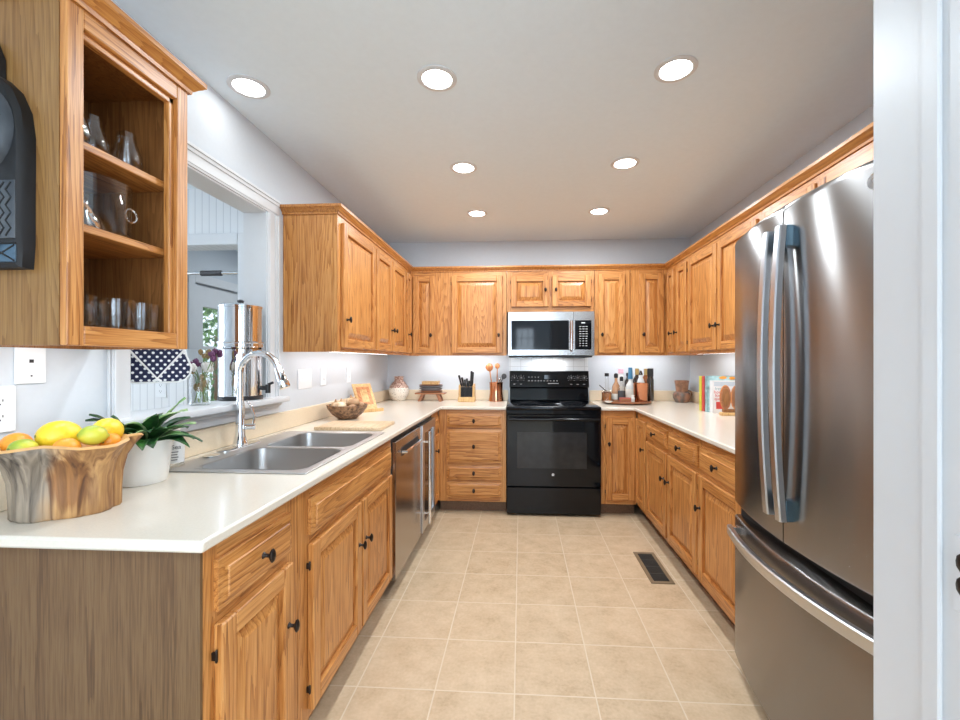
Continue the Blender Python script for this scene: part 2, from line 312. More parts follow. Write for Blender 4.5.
# ------------------------------------------------------------------ mesh helpers
class MB:
    def __init__(self): self.bm = bmesh.new()
    def box(self, x0, x1, y0, y1, z0, z1, mi=0, bev=0.0, seg=1):
        vs = [self.bm.verts.new((x, y, z)) for x in (x0, x1) for y in (y0, y1) for z in (z0, z1)]
        F = [(0, 1, 3, 2), (4, 6, 7, 5), (0, 4, 5, 1), (2, 3, 7, 6), (0, 2, 6, 4), (1, 5, 7, 3)]
        fs = [self.bm.faces.new([vs[i] for i in f]) for f in F]
        for f in fs: f.material_index = mi
        if bev:
            es = list({e for f in fs for e in f.edges})
            r = bmesh.ops.bevel(self.bm, geom=es, offset=bev, segments=seg, profile=.5, affect='EDGES', material=mi)
        return self
    def hexa(self, pts, mi=0):
        """8 points: bottom ring of four then top ring of four"""
        v = [self.bm.verts.new(p) for p in pts]
        for f in ((3, 2, 1, 0), (4, 5, 6, 7), (0, 1, 5, 4), (1, 2, 6, 5), (2, 3, 7, 6), (3, 0, 4, 7)):
            self.bm.faces.new([v[i] for i in f]).material_index = mi
        return self
    def rings(self, rings, mi=0, cap0=True, cap1=True, closed=True):
        """loft a list of equal-length point rings"""
        V = [[self.bm.verts.new(p) for p in r] for r in rings]
        n = len(V[0])
        for a, b in zip(V, V[1:]):
            for i in range(n if closed else n - 1):
                j = (i + 1) % n
                self.bm.faces.new([a[i], a[j], b[j], b[i]]).material_index = mi
        if cap0 and closed: self.bm.faces.new(V[0][::-1]).material_index = mi
        if cap1 and closed: self.bm.faces.new(V[-1]).material_index = mi
        return self
    def lathe(self, prof, c=(0, 0, 0), seg=24, mi=0, axis='Z', sx=1.0, sy=1.0, close=False):
        rs = []
        for r, h in prof:
            ring = []
            for k in range(seg):
                a = 2 * math.pi * k / seg
                u, v = r * math.cos(a) * sx, r * math.sin(a) * sy
                p = {'Z': (u, v, h), 'X': (h, u, v), 'Y': (v, h, u), '-X': (-h, v, u), '-Y': (u, -h, v)}[axis]
                ring.append((c[0] + p[0], c[1] + p[1], c[2] + p[2]))
            rs.append(ring)
        return self.rings(rs, mi)
    def tube(self, pts, r, seg=10, mi=0, flat=1.0, up=(0, 0, 1)):
        pts = [Vector(p) for p in pts]; rs = []
        rr = r if isinstance(r, (list, tuple)) else [r] * len(pts)
        prev = None
        for i, p in enumerate(pts):
            t = (pts[min(i + 1, len(pts) - 1)] - pts[max(i - 1, 0)]).normalized()
            if prev is None:
                u = Vector(up); u = u - t * u.dot(t)
                if u.length < 1e-3: u = Vector((1, 0, 0)) - t * t.x
            else: u = prev - t * prev.dot(t)
            u.normalize(); prev = u; w = t.cross(u)
            rs.append([p + (u * math.cos(2 * math.pi * k / seg) * flat + w * math.sin(2 * math.pi * k / seg)) * rr[i] for k in range(seg)])
        return self.rings(rs, mi)
    def prism(self, pts, z0, z1, mi=0, fn=None):
        fn = fn or (lambda p, h: (p[0], p[1], h))
        return self.rings([[fn(p, z0) for p in pts], [fn(p, z1) for p in pts]], mi)
    def ball(self, c, r, sub=2, mi=0, s=(1, 1, 1), jit=0.0, rot=None):
        res = bmesh.ops.create_icosphere(self.bm, subdivisions=sub, radius=1.0)
        M = rot.to_matrix() if rot else Matrix.Identity(3)
        for v in res['verts']:
            q = v.co * (1 + random.uniform(-jit, jit))
            v.co = M @ Vector((q.x * r * s[0], q.y * r * s[1], q.z * r * s[2])) + Vector(c)
        for f in {f for v in res['verts'] for f in v.link_faces}: f.material_index = mi
        return self
    def grid_slab(self, A, B, keep, h0, h1, fn, mi=0, mif=None):
        """slab made of cells [A[i],A[i+1]] x [B[j],B[j+1]] with holes; only outside faces"""
        nv = {}
        def V(i, j, k):
            if (i, j, k) not in nv: nv[(i, j, k)] = self.bm.verts.new(fn(A[i], B[j], (h0, h1)[k]))
            return nv[(i, j, k)]
        def K(i, j): return 0 <= i < len(A) - 1 and 0 <= j < len(B) - 1 and keep(i, j)
        def F(*q): self.bm.faces.new([V(*p) for p in q]).material_index = mi
        for i in range(len(A) - 1):
            for j in range(len(B) - 1):
                if not K(i, j): continue
                if mif: mi = mif(i, j)
                F((i, j, 1), (i + 1, j, 1), (i + 1, j + 1, 1), (i, j + 1, 1)); F((i, j, 0), (i, j + 1, 0), (i + 1, j + 1, 0), (i + 1, j, 0))
                if not K(i - 1, j): F((i, j, 0), (i, j, 1), (i, j + 1, 1), (i, j + 1, 0))
                if not K(i + 1, j): F((i + 1, j, 0), (i + 1, j + 1, 0), (i + 1, j + 1, 1), (i + 1, j, 1))
                if not K(i, j - 1): F((i, j, 0), (i + 1, j, 0), (i + 1, j, 1), (i, j, 1))
                if not K(i, j + 1): F((i, j + 1, 0), (i, j + 1, 1), (i + 1, j + 1, 1), (i + 1, j + 1, 0))
        return self
    def build(self, name, mats, parent=None, smooth=True, angle=35, bevel=0.0, local=False, sub=0):
        me = bpy.data.meshes.new(name)
        off = Vector((0, 0, 0))
        if parent is not None and not local:
            q = parent
            while q is not None: off += q.location; q = q.parent
        if off.length: bmesh.ops.translate(self.bm, verts=self.bm.verts, vec=-off)
        bmesh.ops.recalc_face_normals(self.bm, faces=self.bm.faces)
        self.bm.to_mesh(me); self.bm.free()
        for m in (mats if isinstance(mats, (list, tuple)) else [mats]): me.materials.append(m)
        o = bpy.data.objects.new(name, me); COL.objects.link(o)
        if parent is not None: o.parent = parent
        if smooth:
            for p in me.polygons: p.use_smooth = True
            me.set_sharp_from_angle(angle=R(angle))
        if bevel:
            md = o.modifiers.new('bevel', 'BEVEL'); md.width = bevel; md.segments = 2; md.limit_method = 'ANGLE'; md.angle_limit = R(40)
        if sub:
            md = o.modifiers.new('sub', 'SUBSURF'); md.levels = sub; md.render_levels = sub
        return o
def thing(name, label, cat, loc=(0, 0, 0), rz=0.0, group=None):
    o = bpy.data.objects.new(name, None); COL.objects.link(o); o.location = loc; o.rotation_euler = (0, 0, rz)
    o.empty_display_size = .05
    return tag(o, label, cat, group)
def tag(o, label, cat, group=None):
    o['label'] = label; o['category'] = cat
    if group: o['group'] = group
    return o
def struct(o, label=None):
    o['kind'] = 'structure'
    if label: o['label'] = label; o['category'] = o.name.split('_')[0].split('.')[0]
    return o
def text_mesh(name, body, size, loc, rot, mat, parent, extrude=.0004, align='CENTER'):
    cu = bpy.data.curves.new(name, 'FONT'); cu.body = body; cu.size = size; cu.extrude = extrude; cu.align_x = align; cu.align_y = 'CENTER'
    t = bpy.data.objects.new(name, cu); COL.objects.link(t)
    dg = bpy.context.evaluated_depsgraph_get()
    me = bpy.data.meshes.new_from_object(t.evaluated_get(dg)); bpy.data.objects.remove(t)
    o = bpy.data.objects.new(name, me); COL.objects.link(o); me.materials.clear(); me.materials.append(mat)
    o.parent = parent; o.location = Vector(loc) - parent.location; o.rotation_euler = rot
    return o

# faces: frame a = along the wall, b = up, c = outwards from the face
def faceL(F): return lambda a, b, c: (F + c, a, b)
def faceR(F): return lambda a, b, c: (F - c, a, b)
def faceB(F): return lambda a, b, c: (a, F - c, b)
def fbox(mb, fn, a0, a1, b0, b1, c0, c1, mi=0, bev=0.0):
    p, q = fn(a0, b0, c0), fn(a1, b1, c1)
    lo = [min(p[i], q[i]) for i in range(3)]; hi = [max(p[i], q[i]) for i in range(3)]
    return mb.box(lo[0], hi[0], lo[1], hi[1], lo[2], hi[2], mi, bev)
def frustum(mb, fn, a0, a1, b0, b1, c0, c1, ins, mi=0):
    ring0 = [fn(a0, b0, c0), fn(a1, b0, c0), fn(a1, b1, c0), fn(a0, b1, c0)]
    ring1 = [fn(a0 + ins, b0 + ins, c1), fn(a1 - ins, b0 + ins, c1), fn(a1 - ins, b1 - ins, c1), fn(a0 + ins, b1 - ins, c1)]
    return mb.hexa(ring0 + ring1, mi)
def hgrain(fn):  # horizontal grain material of that face
    return oakX if fn(1, 0, 0)[0] != fn(0, 0, 0)[0] else oakY
def knob(fn, a, b, c, parent):
    mb = MB(); n = Vector(fn(a, b, c + 1)) - Vector(fn(a, b, c)); p = Vector(fn(a, b, c))
    t = Vector(fn(a + 1, b, c)) - p; u = Vector((0, 0, 1))
    def ring(r, h, sa=1., sb=1.): return [p + n * h + (t * math.cos(2 * math.pi * k / 14) * r * sa + u * math.sin(2 * math.pi * k / 14) * r * sb) for k in range(14)]
    mb.rings([ring(.009, 0), ring(.007, .003), ring(.005, .006), ring(.005, .016), ring(.010, .019, .8, 1.2), ring(.014, .022, .75, 1.25), ring(.015, .025, .75, 1.25), ring(.011, .029, .75, 1.25), ring(.003, .031)])
    return mb.build('knob', bronze_m, parent)
def hinge(fn, a, b, parent):
    mb = MB()
    mb.tube([fn(a, b - .015, .010), fn(a, b - .012, .010), fn(a, b + .012, .010), fn(a, b + .015, .010)], [.0015, .003, .003, .0015], 8)
    fbox(mb, fn, a - .0025, a + .0025, b - .009, b + .009, 0, .009)
    return mb.build('hinge', bronze_m, parent)
def door(fn, a0, a1, b0, b1, parent, knob_at=None, hinge_side=None, name='door', sw=.052):
    w = a1 - a0; sw = min(sw, w * .28); T = .022
    mb = MB()
    fbox(mb, fn, a0, a0 + sw, b0, b1, 0, T, 0, .0035); fbox(mb, fn, a1 - sw, a1, b0, b1, 0, T, 0, .0035)
    fbox(mb, fn, a0 + sw, a1 - sw, b0, b0 + sw, 0, T - .0005, 1, .0025); fbox(mb, fn, a0 + sw, a1 - sw, b1 - sw, b1, 0, T - .0005, 1, .0025)
    fbox(mb, fn, a0 + sw - .002, a1 - sw + .002, b0 + sw - .002, b1 - sw + .002, 0.001, .0045, 0)
    ins = min(.034, (w - 2 * sw) * .28)
    frustum(mb, fn, a0 + sw + .0035, a1 - sw - .0035, b0 + sw + .0035, b1 - sw - .0035, .0043, .0175, ins, 0)
    d = mb.build(name, [oakZ, hgrain(fn)], parent, angle=20)
    if knob_at: knob(fn, knob_at[0], knob_at[1], T, d)
    if hinge_side is not None:
        ah = (a0 - .003) if hinge_side == 0 else (a1 + .003)
        h = b1 - b0
        for bb in (b0 + min(.07, h * .2), b1 - min(.07, h * .2)): hinge(fn, ah, bb, d)
    return d
def drawer(fn, a0, a1, b0, b1, parent, kn=True):
    mb = MB()
    fbox(mb, fn, a0, a1, b0, b1, 0, .013, 0, .001)
    ins = min(.024, (b1 - b0) * .2)
    ring = [(0, .013), (.004, .0135), (ins, .0185), (ins + .002, .0225)]
    R_ = []
    for i, c in ring: R_.append([fn(a0 + i, b0 + i, c), fn(a1 - i, b0 + i, c), fn(a1 - i, b1 - i, c), fn(a0 + i, b1 - i, c)])
    mb.rings(R_, 0)
    d = mb.build('drawer', hgrain(fn), parent, angle=15)
    if kn: knob(fn, (a0 + a1) / 2, (b0 + b1) / 2, .0225, d)
    return d
def frame(fn, a0, a1, b0, b1, holes, parent, depth=.019):
    """face frame: one board with openings; rails read as horizontal grain"""
    A = sorted({a0, a1} | {h[0] for h in holes} | {h[1] for h in holes}); B = sorted({b0, b1} | {h[2] for h in holes} | {h[3] for h in holes})
    def keep(i, j):
        ca, cb = (A[i] + A[i + 1]) / 2, (B[j] + B[j + 1]) / 2
        return not any(h[0] < ca < h[1] and h[2] < cb < h[3] for h in holes)
    rail = lambda i, j: 1 if any(h[0] < (A[i] + A[i + 1]) / 2 < h[1] for h in holes) else 0
    mb = MB(); mb.grid_slab(A, B, keep, -depth, 0, lambda a, b, c: fn(a, b, c), mif=rail)
    return mb.build('face_frame', [oakZ, hgrain(fn)], parent, smooth=False)

# ------------------------------------------------------------------ dimensions
XL, XR, YB, ZC = -1.315, 1.600, 4.210, 2.438
FL, FRR, FB = -.692, .947, 3.595           # base cabinet faces
UL, UR, UB = -1.004, 1.290, 3.900          # wall cabinet faces
CT, CB = .894, .868                        # worktop top and underside
UZ0, UZ1 = 1.322, 2.082
G = .0015

# ------------------------------------------------------------------ room shell
mb = MB(); mb.box(-4.5, 3.6, -3.6, 5.5, -.08, 0); struct(mb.build('floor', floor_m, smooth=False), 'beige square ceramic floor tiles with pale grout lines')
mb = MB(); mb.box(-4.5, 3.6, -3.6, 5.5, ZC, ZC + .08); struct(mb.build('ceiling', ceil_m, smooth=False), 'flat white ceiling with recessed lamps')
mb = MB(); mb.box(XL - .12, XR + .12, YB, YB + .12, 0, ZC); struct(mb.build('wall_back', wall_m, smooth=False), 'pale grey painted wall behind the range')
mb = MB(); mb.box(XR, XR + .12, .636, YB, 0, ZC); struct(mb.build('wall_right', wall_m, smooth=False), 'pale grey painted wall behind the refrigerator')
OY0, OY1, OZ0, OZ1 = 1.371, 2.172, 1.055, 2.05
A = [-3.5, OY0, OY1, YB]; B = [0, OZ0, OZ1, ZC]
mb = MB(); mb.grid_slab(A, B, lambda i, j: not (i == 1 and j == 1), XL - .12, XL, lambda a, b, c: (c, a, b))
struct(mb.build('wall_left', wall_m, smooth=False), 'pale grey painted wall with a cased opening above the sink')
mb = MB(); mb.box(.508, 3.5, .42, .635, 0, ZC); struct(mb.build('wall_front', wall_m, smooth=False), 'white stub wall beside the refrigerator')
# opening casing, jamb lining and sill
def casing(mb, y0, y1, z0, z1, horizontal):
    """stepped casing board on the kitchen face of the left wall"""
    steps = [(0, 1, 0, .010), (.10, .92, .010, .014), (.62, .97, .014, .020), (.80, .95, .020, .026)]
    for s0, s1, c0, c1 in steps:
        if horizontal: mb.box(XL + c0, XL + c1, y0, y1, z0 + (z1 - z0) * s0, z0 + (z1 - z0) * s1, 0, .0015)
        else:
            q0, q1 = (y0 + (y1 - y0) * s0, y0 + (y1 - y0) * s1); mb.box(XL + c0, XL + c1, min(q0, q1), max(q0, q1), z0, z1, 0, .0015)
mb = MB()
casing(mb, OY0 - .085, OY1 + .085, OZ1 - .004, OZ1 + .082, True)
casing(mb, OY1 - .004, OY1 + .082, OZ0, OZ1 - .004, False)
casing(mb, OY0 + .004, OY0 - .072, OZ0, OZ1 - .004, False)
struct(mb.build('trim_1', trim_m), 'white stepped casing around the opening above the sink')
mb = MB()
mb.box(XL - .121, XL + .002, OY1, OY1 - .010, OZ0, OZ1 - .010, 0); mb.box(XL - .121, XL + .002, OY0, OY0 + .010, OZ0, OZ1 - .010, 0)
mb.box(XL - .121, XL + .002, OY0, OY1, OZ1 - .010, OZ1 - .0005, 0)
struct(mb.build('trim_2', trim_m, smooth=False), 'white lining inside the opening above the sink')
mb = MB(); mb.box(XL - .14, XL + .075, OY0 - .09, OY1 + .09, OZ0 + .0005, OZ0 + .028, 0, .005, 2)
mb.box(XL + .0005, XL + .022, OY0 - .075, OY1 + .075, OZ0 - .060, OZ0 - .0005, 0, .004); mb.box(XL + .022, XL + .036, OY0 - .08, OY1 + .08, OZ0 - .020, OZ0 - .0005, 0, .005, 2)
struct(mb.build('trim_3', trim_m), 'white window sill ledge above the sink')
SILL = OZ0 + .028
# jamb beside the refrigerator
mb = MB(); mb.box(.490, .5075, .415, .636, 0, ZC, 0, .002); mb.box(.484, .4899, .5335, .556, 0, ZC, 0, .0015); mb.box(.487, .4899, .556, .562, 0, ZC, 0, .001)
mb.box(.512, .62, .636, .650, 0, ZC, 0, .003)
struct(mb.build('trim_4', trim_m), 'white door jamb with stop moulding beside the refrigerator')
o = thing('strike_plate', 'white painted strike plate with two dark bronze lugs on the door jamb', 'strike plate', (.49, .515, 1.025))
mb = MB(); mb.box(.4885, .4899, .492, .5215, .99, 1.075, 0, .0006); mb.build('plate', trim_m, o)
for zc in (1.046, 1.020):
    mb = MB(); mb.ball((.4878, .507, zc), 1, 2, 0, (.003, .0110, .0122)); mb.build('latch_rim', bronze_m, o)

# ------------------------------------------------------------------ side room behind the opening
mb = MB(); A = [-4.4, -2.645, -1.885, XL - .12]; B = [0, 2.05, ZC]
mb.grid_slab(A, B, lambda i, j: not (i == 1 and j == 0), 2.80, 2.92, lambda a, b, c: (a, c, b))
mb.box(-4.4, -2.176, 2.70, 2.7995, 0, 1.35)
struct(mb.build('wall_side', bead_m, smooth=False), 'white beadboard wall of the room beyond the sink opening')
mb = MB(); mb.grid_slab([-.2, .5, 2.3, 2.8], [0, .9, 2.1, ZC], lambda i, j: not (i == 1 and j == 1), -4.52, -4.40, lambda a, b, c: (c, a, b))
mb.grid_slab([-4.4, XL - .12], [0, ZC], lambda i, j: True, -.3, -.2, lambda a, b, c: (a, c, b))
struct(mb.build('wall_side_left', wall_m, smooth=False))
mb = MB()
mb.box(-1.885, -1.805, 2.775, 2.80, 0, 2.128, 0, .004); mb.box(-2.645, -1.885, 2.775, 2.80, 2.05, 2.128, 0, .004)
mb.box(-2.645, -2.633, 2.80, 2.92, 0, 2.049); mb.box(-1.897, -1.885, 2.80, 2.92, 0, 2.049)
struct(mb.build('trim_5', trim_m), 'white casing of the far doorway beyond the sink opening')
# entry beyond the far doorway, its outside door stands in the left wall
mb = MB(); mb.grid_slab([2.92, 3.80, 4.72, 5.3], [0, 2.0, ZC], lambda i, j: not (i == 1 and j == 0), -3.12, -3.0, lambda a, b, c: (c, a, b))
mb.box(-3.12, XL - .12, 5.3, 5.42, 0, ZC); mb.box(XL - .12, XL - .10, 4.33, 5.3, 0, ZC)
struct(mb.build('wall_entry', wall_m, smooth=False), 'white entry wall with the outside door')
mb = MB(); mb.box(-3.0, -2.98, 3.72, 3.80, 0, 2.08, 0, .003); mb.box(-3.0, -2.98, 4.72, 4.80, 0, 2.08, 0, .003); mb.box(-3.0, -2.98, 3.80, 4.72, 2.0, 2.08, 0, .003)
struct(mb.build('trim_7', trim_m), 'white casing of the outside door')
o = thing('door_1', 'white outside door with glass panes showing green garden, beyond the sink opening', 'door', (-3.05, 4.26, 0)); o['kind'] = 'structure'
mb = MB(); A = [3.805, 3.945, 4.20, 4.30, 4.56, 4.715]; B = [.01, .85, 1.385, 1.415, 1.79, 1.995]
mb.grid_slab(A, B, lambda i, j: not (i in (1, 3) and j in (1, 3)), -3.065, -3.020, lambda a, b, c: (c, a, b)); mb.build('panel', trim_m, o, smooth=False, bevel=.003)
for y0, y1 in ((3.943, 4.202), (4.298, 4.562)):
    mb = MB(); mb.box(-3.045, -3.040, y0, y1, .848, 1.792); mb.build('pane', pane_m, o, smooth=False)
# chin-up bar
o = thing('chin_up_bar', 'chrome chin-up bar with black foam grip in the far doorway', 'exercise bar', (-2.27, 2.835, 1.872))
mb = MB(); mb.tube([(-2.632, 2.835, 1.872), (-1.898, 2.835, 1.872)], .011, 12); mb.build('bar', steelsmooth_m, o)
mb = MB(); mb.tube([(-2.185, 2.835, 1.872), (-2.18, 2.835, 1.872), (-2.04, 2.835, 1.872), (-2.035, 2.835, 1.872)], [.014, .019, .019, .014], 14); mb.build('foam_grip', dgrey_m, o)
for x0, x1 in ((-2.6325, -2.62), (-1.908, -1.8975)):
    mb = MB(); mb.tube([(x0, 2.835, 1.872), (x1, 2.835, 1.872)], .020, 14); mb.build('end_cup', blackmatte_m, o)
def plate(name, label, cat, fn, a, b, w, h, kind, group=None):
    o = thing(name, label, cat, fn(a, b, 0), group=group)
    mb = MB(); fbox(mb, fn, a - w / 2, a + w / 2, b - h / 2, b + h / 2, .0003, .006, 0, .002); mb.build('cover_plate', plate_m, o)
    if kind == 'outlet':
        for s in (-1, 1):
            mb = MB(); p = fn(a, b + s * .020, .0055)
            nx = Vector(fn(a, b, 1)) - Vector(fn(a, b, 0)); t = Vector(fn(a + 1, b, 0)) - Vector(fn(a, b, 0))
            ring = lambda c: [Vector(p) + nx * c + t * math.cos(2 * math.pi * k / 20) * .0165 + Vector((0, 0, 1)) * max(-.013, min(.013, math.sin(2 * math.pi * k / 20) * .0165)) for k in range(20)]
            mb.rings([ring(0), ring(.002)]); r = mb.build('receptacle', plate_m, o)
            mb = MB()
            fbox(mb, fn, a - .0075, a - .0055, b + s * .020 - .001, b + s * .020 + .007, .007, .008); fbox(mb, fn, a + .0055, a + .0075, b + s * .020, b + s * .020 + .006, .007, .008)
            fbox(mb, fn, a - .002, a + .002, b + s * .020 - .009, b + s * .020 - .005, .007, .008); mb.build('slot', blackmatte_m, r)
    elif kind == 'switch':
        for k in range(3):
            mb = MB(); q = a + (k - 1) * .046
            fbox(mb, fn, q - .005, q + .005, b - .011, b + .011, .0055, .008); fbox(mb, fn, q - .003, q + .003, b, b + .009, .008, .015, 0, .001); mb.build('toggle', plate_m, o)
    else:
        mb = MB(); fbox(mb, fn, a - .005, a + .005, b + .004, b + .013, .0055, .007); fbox(mb, fn, a - .002, a + .002, b - .033, b - .029, .0055, .007); mb.build('jack', blackmatte_m, o)
    return o
fs = lambda a, b, c: (a, 2.70 - c, b)
plate('wall_outlet', 'white outlet on the wall below the polka dot bag', 'outlet', fs, -2.352, 1.092, .075, .118, 'outlet')

# ------------------------------------------------------------------ rear room (behind the camera)
WIN = [(-.14, .36), (1.0, 1.9), (2.2, 3.1)]
A = [XL - .12] + [v for w in WIN for v in w] + [3.5]
mb = MB(); mb.grid_slab(A, [0, .55, 2.15, ZC], lambda i, j: not (i % 2 == 1 and j == 1), -3.6, -3.5, lambda a, b, c: (a, c, b)); struct(mb.build('wall_rear', wall_m, smooth=False))
mb = MB(); mb.grid_slab([-3.5, -2.7, -.3, .42], [0, .55, 2.15, ZC], lambda i, j: not (i == 1 and j == 1), 3.5, 3.6, lambda a, b, c: (c, a, b)); struct(mb.build('wall_rear_right', wall_m, smooth=False))
for n, (x0, x1) in enumerate(WIN):
    o = thing('window_%d' % (n + 1), 'white grid window in the rear wall', 'window', (x0, -3.5, .55)); o['kind'] = 'structure'
    mb = MB()
    for x in (x0, x1 - .04): mb.box(x, x + .04, -3.57, -3.53, .55, 2.15)
    for z in (.55, 1.33, 2.11): mb.box(x0, x1, -3.57, -3.53, z, z + .04)
    for k in (1, 2): mb.box(x0 + (x1 - x0) * k / 3 - .009, x0 + (x1 - x0) * k / 3 + .009, -3.56, -3.54, .55, 2.15)
    for z in (.82, 1.09, 1.60, 1.86): mb.box(x0, x1, -3.56, -3.54, z, z + .018)
    mb.build('window_frame', trim_m, o, smooth=False)

# ------------------------------------------------------------------ base cabinets
FRONT_Z = dict(dr=(.705, .822), do=(.136, .677))
def base_unit(name, label, fn, a0, a1, parts, depth, top=None, group='oak base cabinets'):
    """parts: list of ('door',a0,a1,b0,b1,knob,hinge) / ('drawer',a0,a1,b0,b1,knob?)"""
    o = thing(name, label, 'cabinet', fn(a0, 0, 0), group=group)
    g = G
    mb = MB(); fbox(mb, fn, a0 + g, a1 - g, .102, top or CB - g, -depth, -.0195); mb.build('carcass', darkoak, o, smooth=False)
    holes = [(p[1] + .012, p[2] - .012, p[3] + .012, p[4] - .012) for p in parts]
    frame(fn, a0 + g, a1 - g, .102, CB - g, holes, o)
    for p in parts:
        if p[0] == 'door': door(fn, p[1], p[2], p[3], p[4], o, p[5], p[6])
        else: drawer(fn, p[1], p[2], p[3], p[4], o, p[5])
    mb = MB(); fbox(mb, fn, a0 + g, a1 - g, .0, .1015, -depth, -.075); mb.build('toe_kick', toewood, o, smooth=False)
    return o
D0, D1 = FRONT_Z['dr']; E0, E1 = FRONT_Z['do']
fL, fR, fB = faceL(FL), faceR(FRR), faceB(FB)
dL = FL - XL - .004
u = base_unit('base_cabinet', 'oak base cabinet with one drawer and door, nearest on the left with grey-brown end panel', fL, .903, 1.306,
    [('drawer', .935, 1.246, D0, D1, True), ('door', .935, 1.246, E0, E1, (1.215, .505), 0)], dL)
mb = MB(); mb.box(XL + .004, FL - .0005, .8975, .9035, .0, CB - G, 0); mb.box(FL - .032, FL - .0005, .8955, .8975, .0, CB - G, 0)
ep = mb.build('end_panel', greyoak, u, smooth=False); ep['label'] = 'grey-brown veneer end panel'
base_unit('base_cabinet', 'wide oak sink base cabinet with false drawer front above two doors', fL, 1.306, 2.268,
    [('drawer', 1.366, 2.232, D0, D1, False), ('door', 1.366, 1.795, E0, E1, (1.765, .505), 0), ('door', 1.812, 2.232, E0, E1, (1.843, .505), 1)], dL, top=.70)
base_unit('base_cabinet', 'slim oak base cabinet squeezed between the glass-fronted cooler and the corner', fL, 3.335, 3.590,
    [('drawer', 3.36, 3.54, D0, D1, False), ('door', 3.36, 3.54, E0, E1, (3.385, .56), None)], dL)
base_unit('base_cabinet', 'oak drawer stack with four drawers left of the range', fB, FL + .004, -.120,
    [('drawer', -.616, -.160, .719, .835, True), ('drawer', -.616, -.160, .427, .705, True), ('drawer', -.616, -.160, .286, .405, True), ('drawer', -.616, -.160, .137, .265, True)], YB - FB - .004)
base_unit('base_cabinet', 'oak corner base cabinet door right of the range', fB, .656, FRR - .004,
    [('door', .692, .925, .137, .81, (.715, .60), 0)], YB - FB - .004)
dR = XR - FRR - .004
base_unit('base_cabinet', 'oak corner base cabinet folding leaf facing the left run', fR, 3.30, 3.59,
    [('door', 3.315, 3.575, .137, .81, (3.335, .60), None)], dR)
base_unit('base_cabinet', 'oak base cabinet with one drawer and door, next to the right corner', fR, 2.822, 3.30,
    [('drawer', 2.838, 3.285, D0, D1, True), ('door', 2.838, 3.285, E0, E1, (2.868, .51), 1)], dR)
base_unit('base_cabinet', 'oak base cabinet with one drawer and door, middle of the right run', fR, 2.345, 2.822,
    [('drawer', 2.358, 2.807, D0, D1, True), ('door', 2.358, 2.807, E0, E1, (2.777, .51), 0)], dR)
base_unit('base_cabinet', 'oak base cabinet with one drawer and door, touching the refrigerator', fR, 1.868, 2.345,
    [('drawer', 1.885, 2.332, D0, D1, True), ('door', 1.885, 2.332, E0, E1, (2.302, .51), 0)], dR)

# ------------------------------------------------------------------ worktops and backsplashes
SX0, SX1, SY0, SY1 = -1.245, -.712, 1.395, 2.235   # sink outline
ex = .012
A = [XL + .001, SX0 + ex, SX1 - ex, FL + .030, -.121]; B = [.862, SY0 + ex, SY1 - ex, FB - .030, YB - .001]
mb = MB(); mb.grid_slab(A, B, lambda i, j: (i < 3 and not (i == 1 and j == 1)) or j == 3, CB, CT, lambda a, b, c: (a, b, c))
tag(mb.build('worktop', counter_m, bevel=.006), 'cream solid-surface worktop with the sink, on the left and back base cabinets', 'worktop')
A = [.655, FRR - .030, XR - .001]; B = [1.868, FB - .030, YB - .001]
mb = MB(); mb.grid_slab(A, B, lambda i, j: i == 1 or j == 1, CB, CT, lambda a, b, c: (a, b, c))
tag(mb.build('worktop', counter_m, bevel=.006), 'cream solid-surface worktop right of the range', 'worktop')
mb = MB(); mb.grid_slab([XL + .001, XL + .021, -.121], [.862, YB - .021, YB - .001], lambda i, j: i == 0 or j == 1, CT + .0005, CT + .098, lambda a, b, c: (a, b, c))
tag(mb.build('backsplash', splash_m, bevel=.003), 'low beige backsplash strip along the left wall and left of the range', 'backsplash')
mb = MB(); mb.grid_slab([.655, XR - .021, XR - .001], [1.868, YB - .021, YB - .001], lambda i, j: i == 1 or j == 1, CT + .0005, CT + .098, lambda a, b, c: (a, b, c))
tag(mb.build('backsplash', splash_m, bevel=.003), 'low beige backsplash strip right of the range', 'backsplash')
mb = MB(); mb.box(-.11, .645, YB - .008, YB - .0005, .85, 1.315); struct(mb.build('trim_6', walltile_m, smooth=False), 'white tile panel behind the range')

# ------------------------------------------------------------------ wall cabinets
def upper_unit(label, fn, a0, a1, z0, z1, parts, depth, name='wall_cabinet', end=None):
    o = thing(name, label, 'cabinet', fn(a0, z0, 0), group='oak wall cabinets')
    mb = MB(); fbox(mb, fn, a0 + G, a1 - G, z0 + .016, z1, -depth, -.0195)
    if end: fbox(mb, fn, a0 + G, a0 + .012, z0, z0 + .016, -depth, -.0195)
    mb.build('carcass', oakZ, o, smooth=False)
    holes = [(p[0] + .012, p[1] - .012, p[2] + .012, p[3] - .012) for p in parts]
    frame(fn, a0 + G, a1 - G, z0, z1, holes, o)
    for p in parts: door(fn, *p[:4], o, p[4], p[5])
    return o
uL, uR, uB = faceL(UL), faceR(UR), faceB(UB)
dU = UL - XL - .003; d0, d1 = 1.345, 2.043
KZ = 1.505
upper_unit('oak wall cabinet with bare end panel, right of the sink opening', uL, 2.318, 2.905, UZ0, UZ1, [(2.362, 2.893, d0, d1, (2.395, KZ), 1)], dU, end=True)
upper_unit('oak wall cabinet with a pair of narrow doors above the cooler', uL, 2.905, 3.690, UZ0, UZ1, [(2.918, 3.272, d0, d1, (3.245, KZ), 0), (3.292, 3.672, d0, d1, (3.320, KZ), 1)], dU)
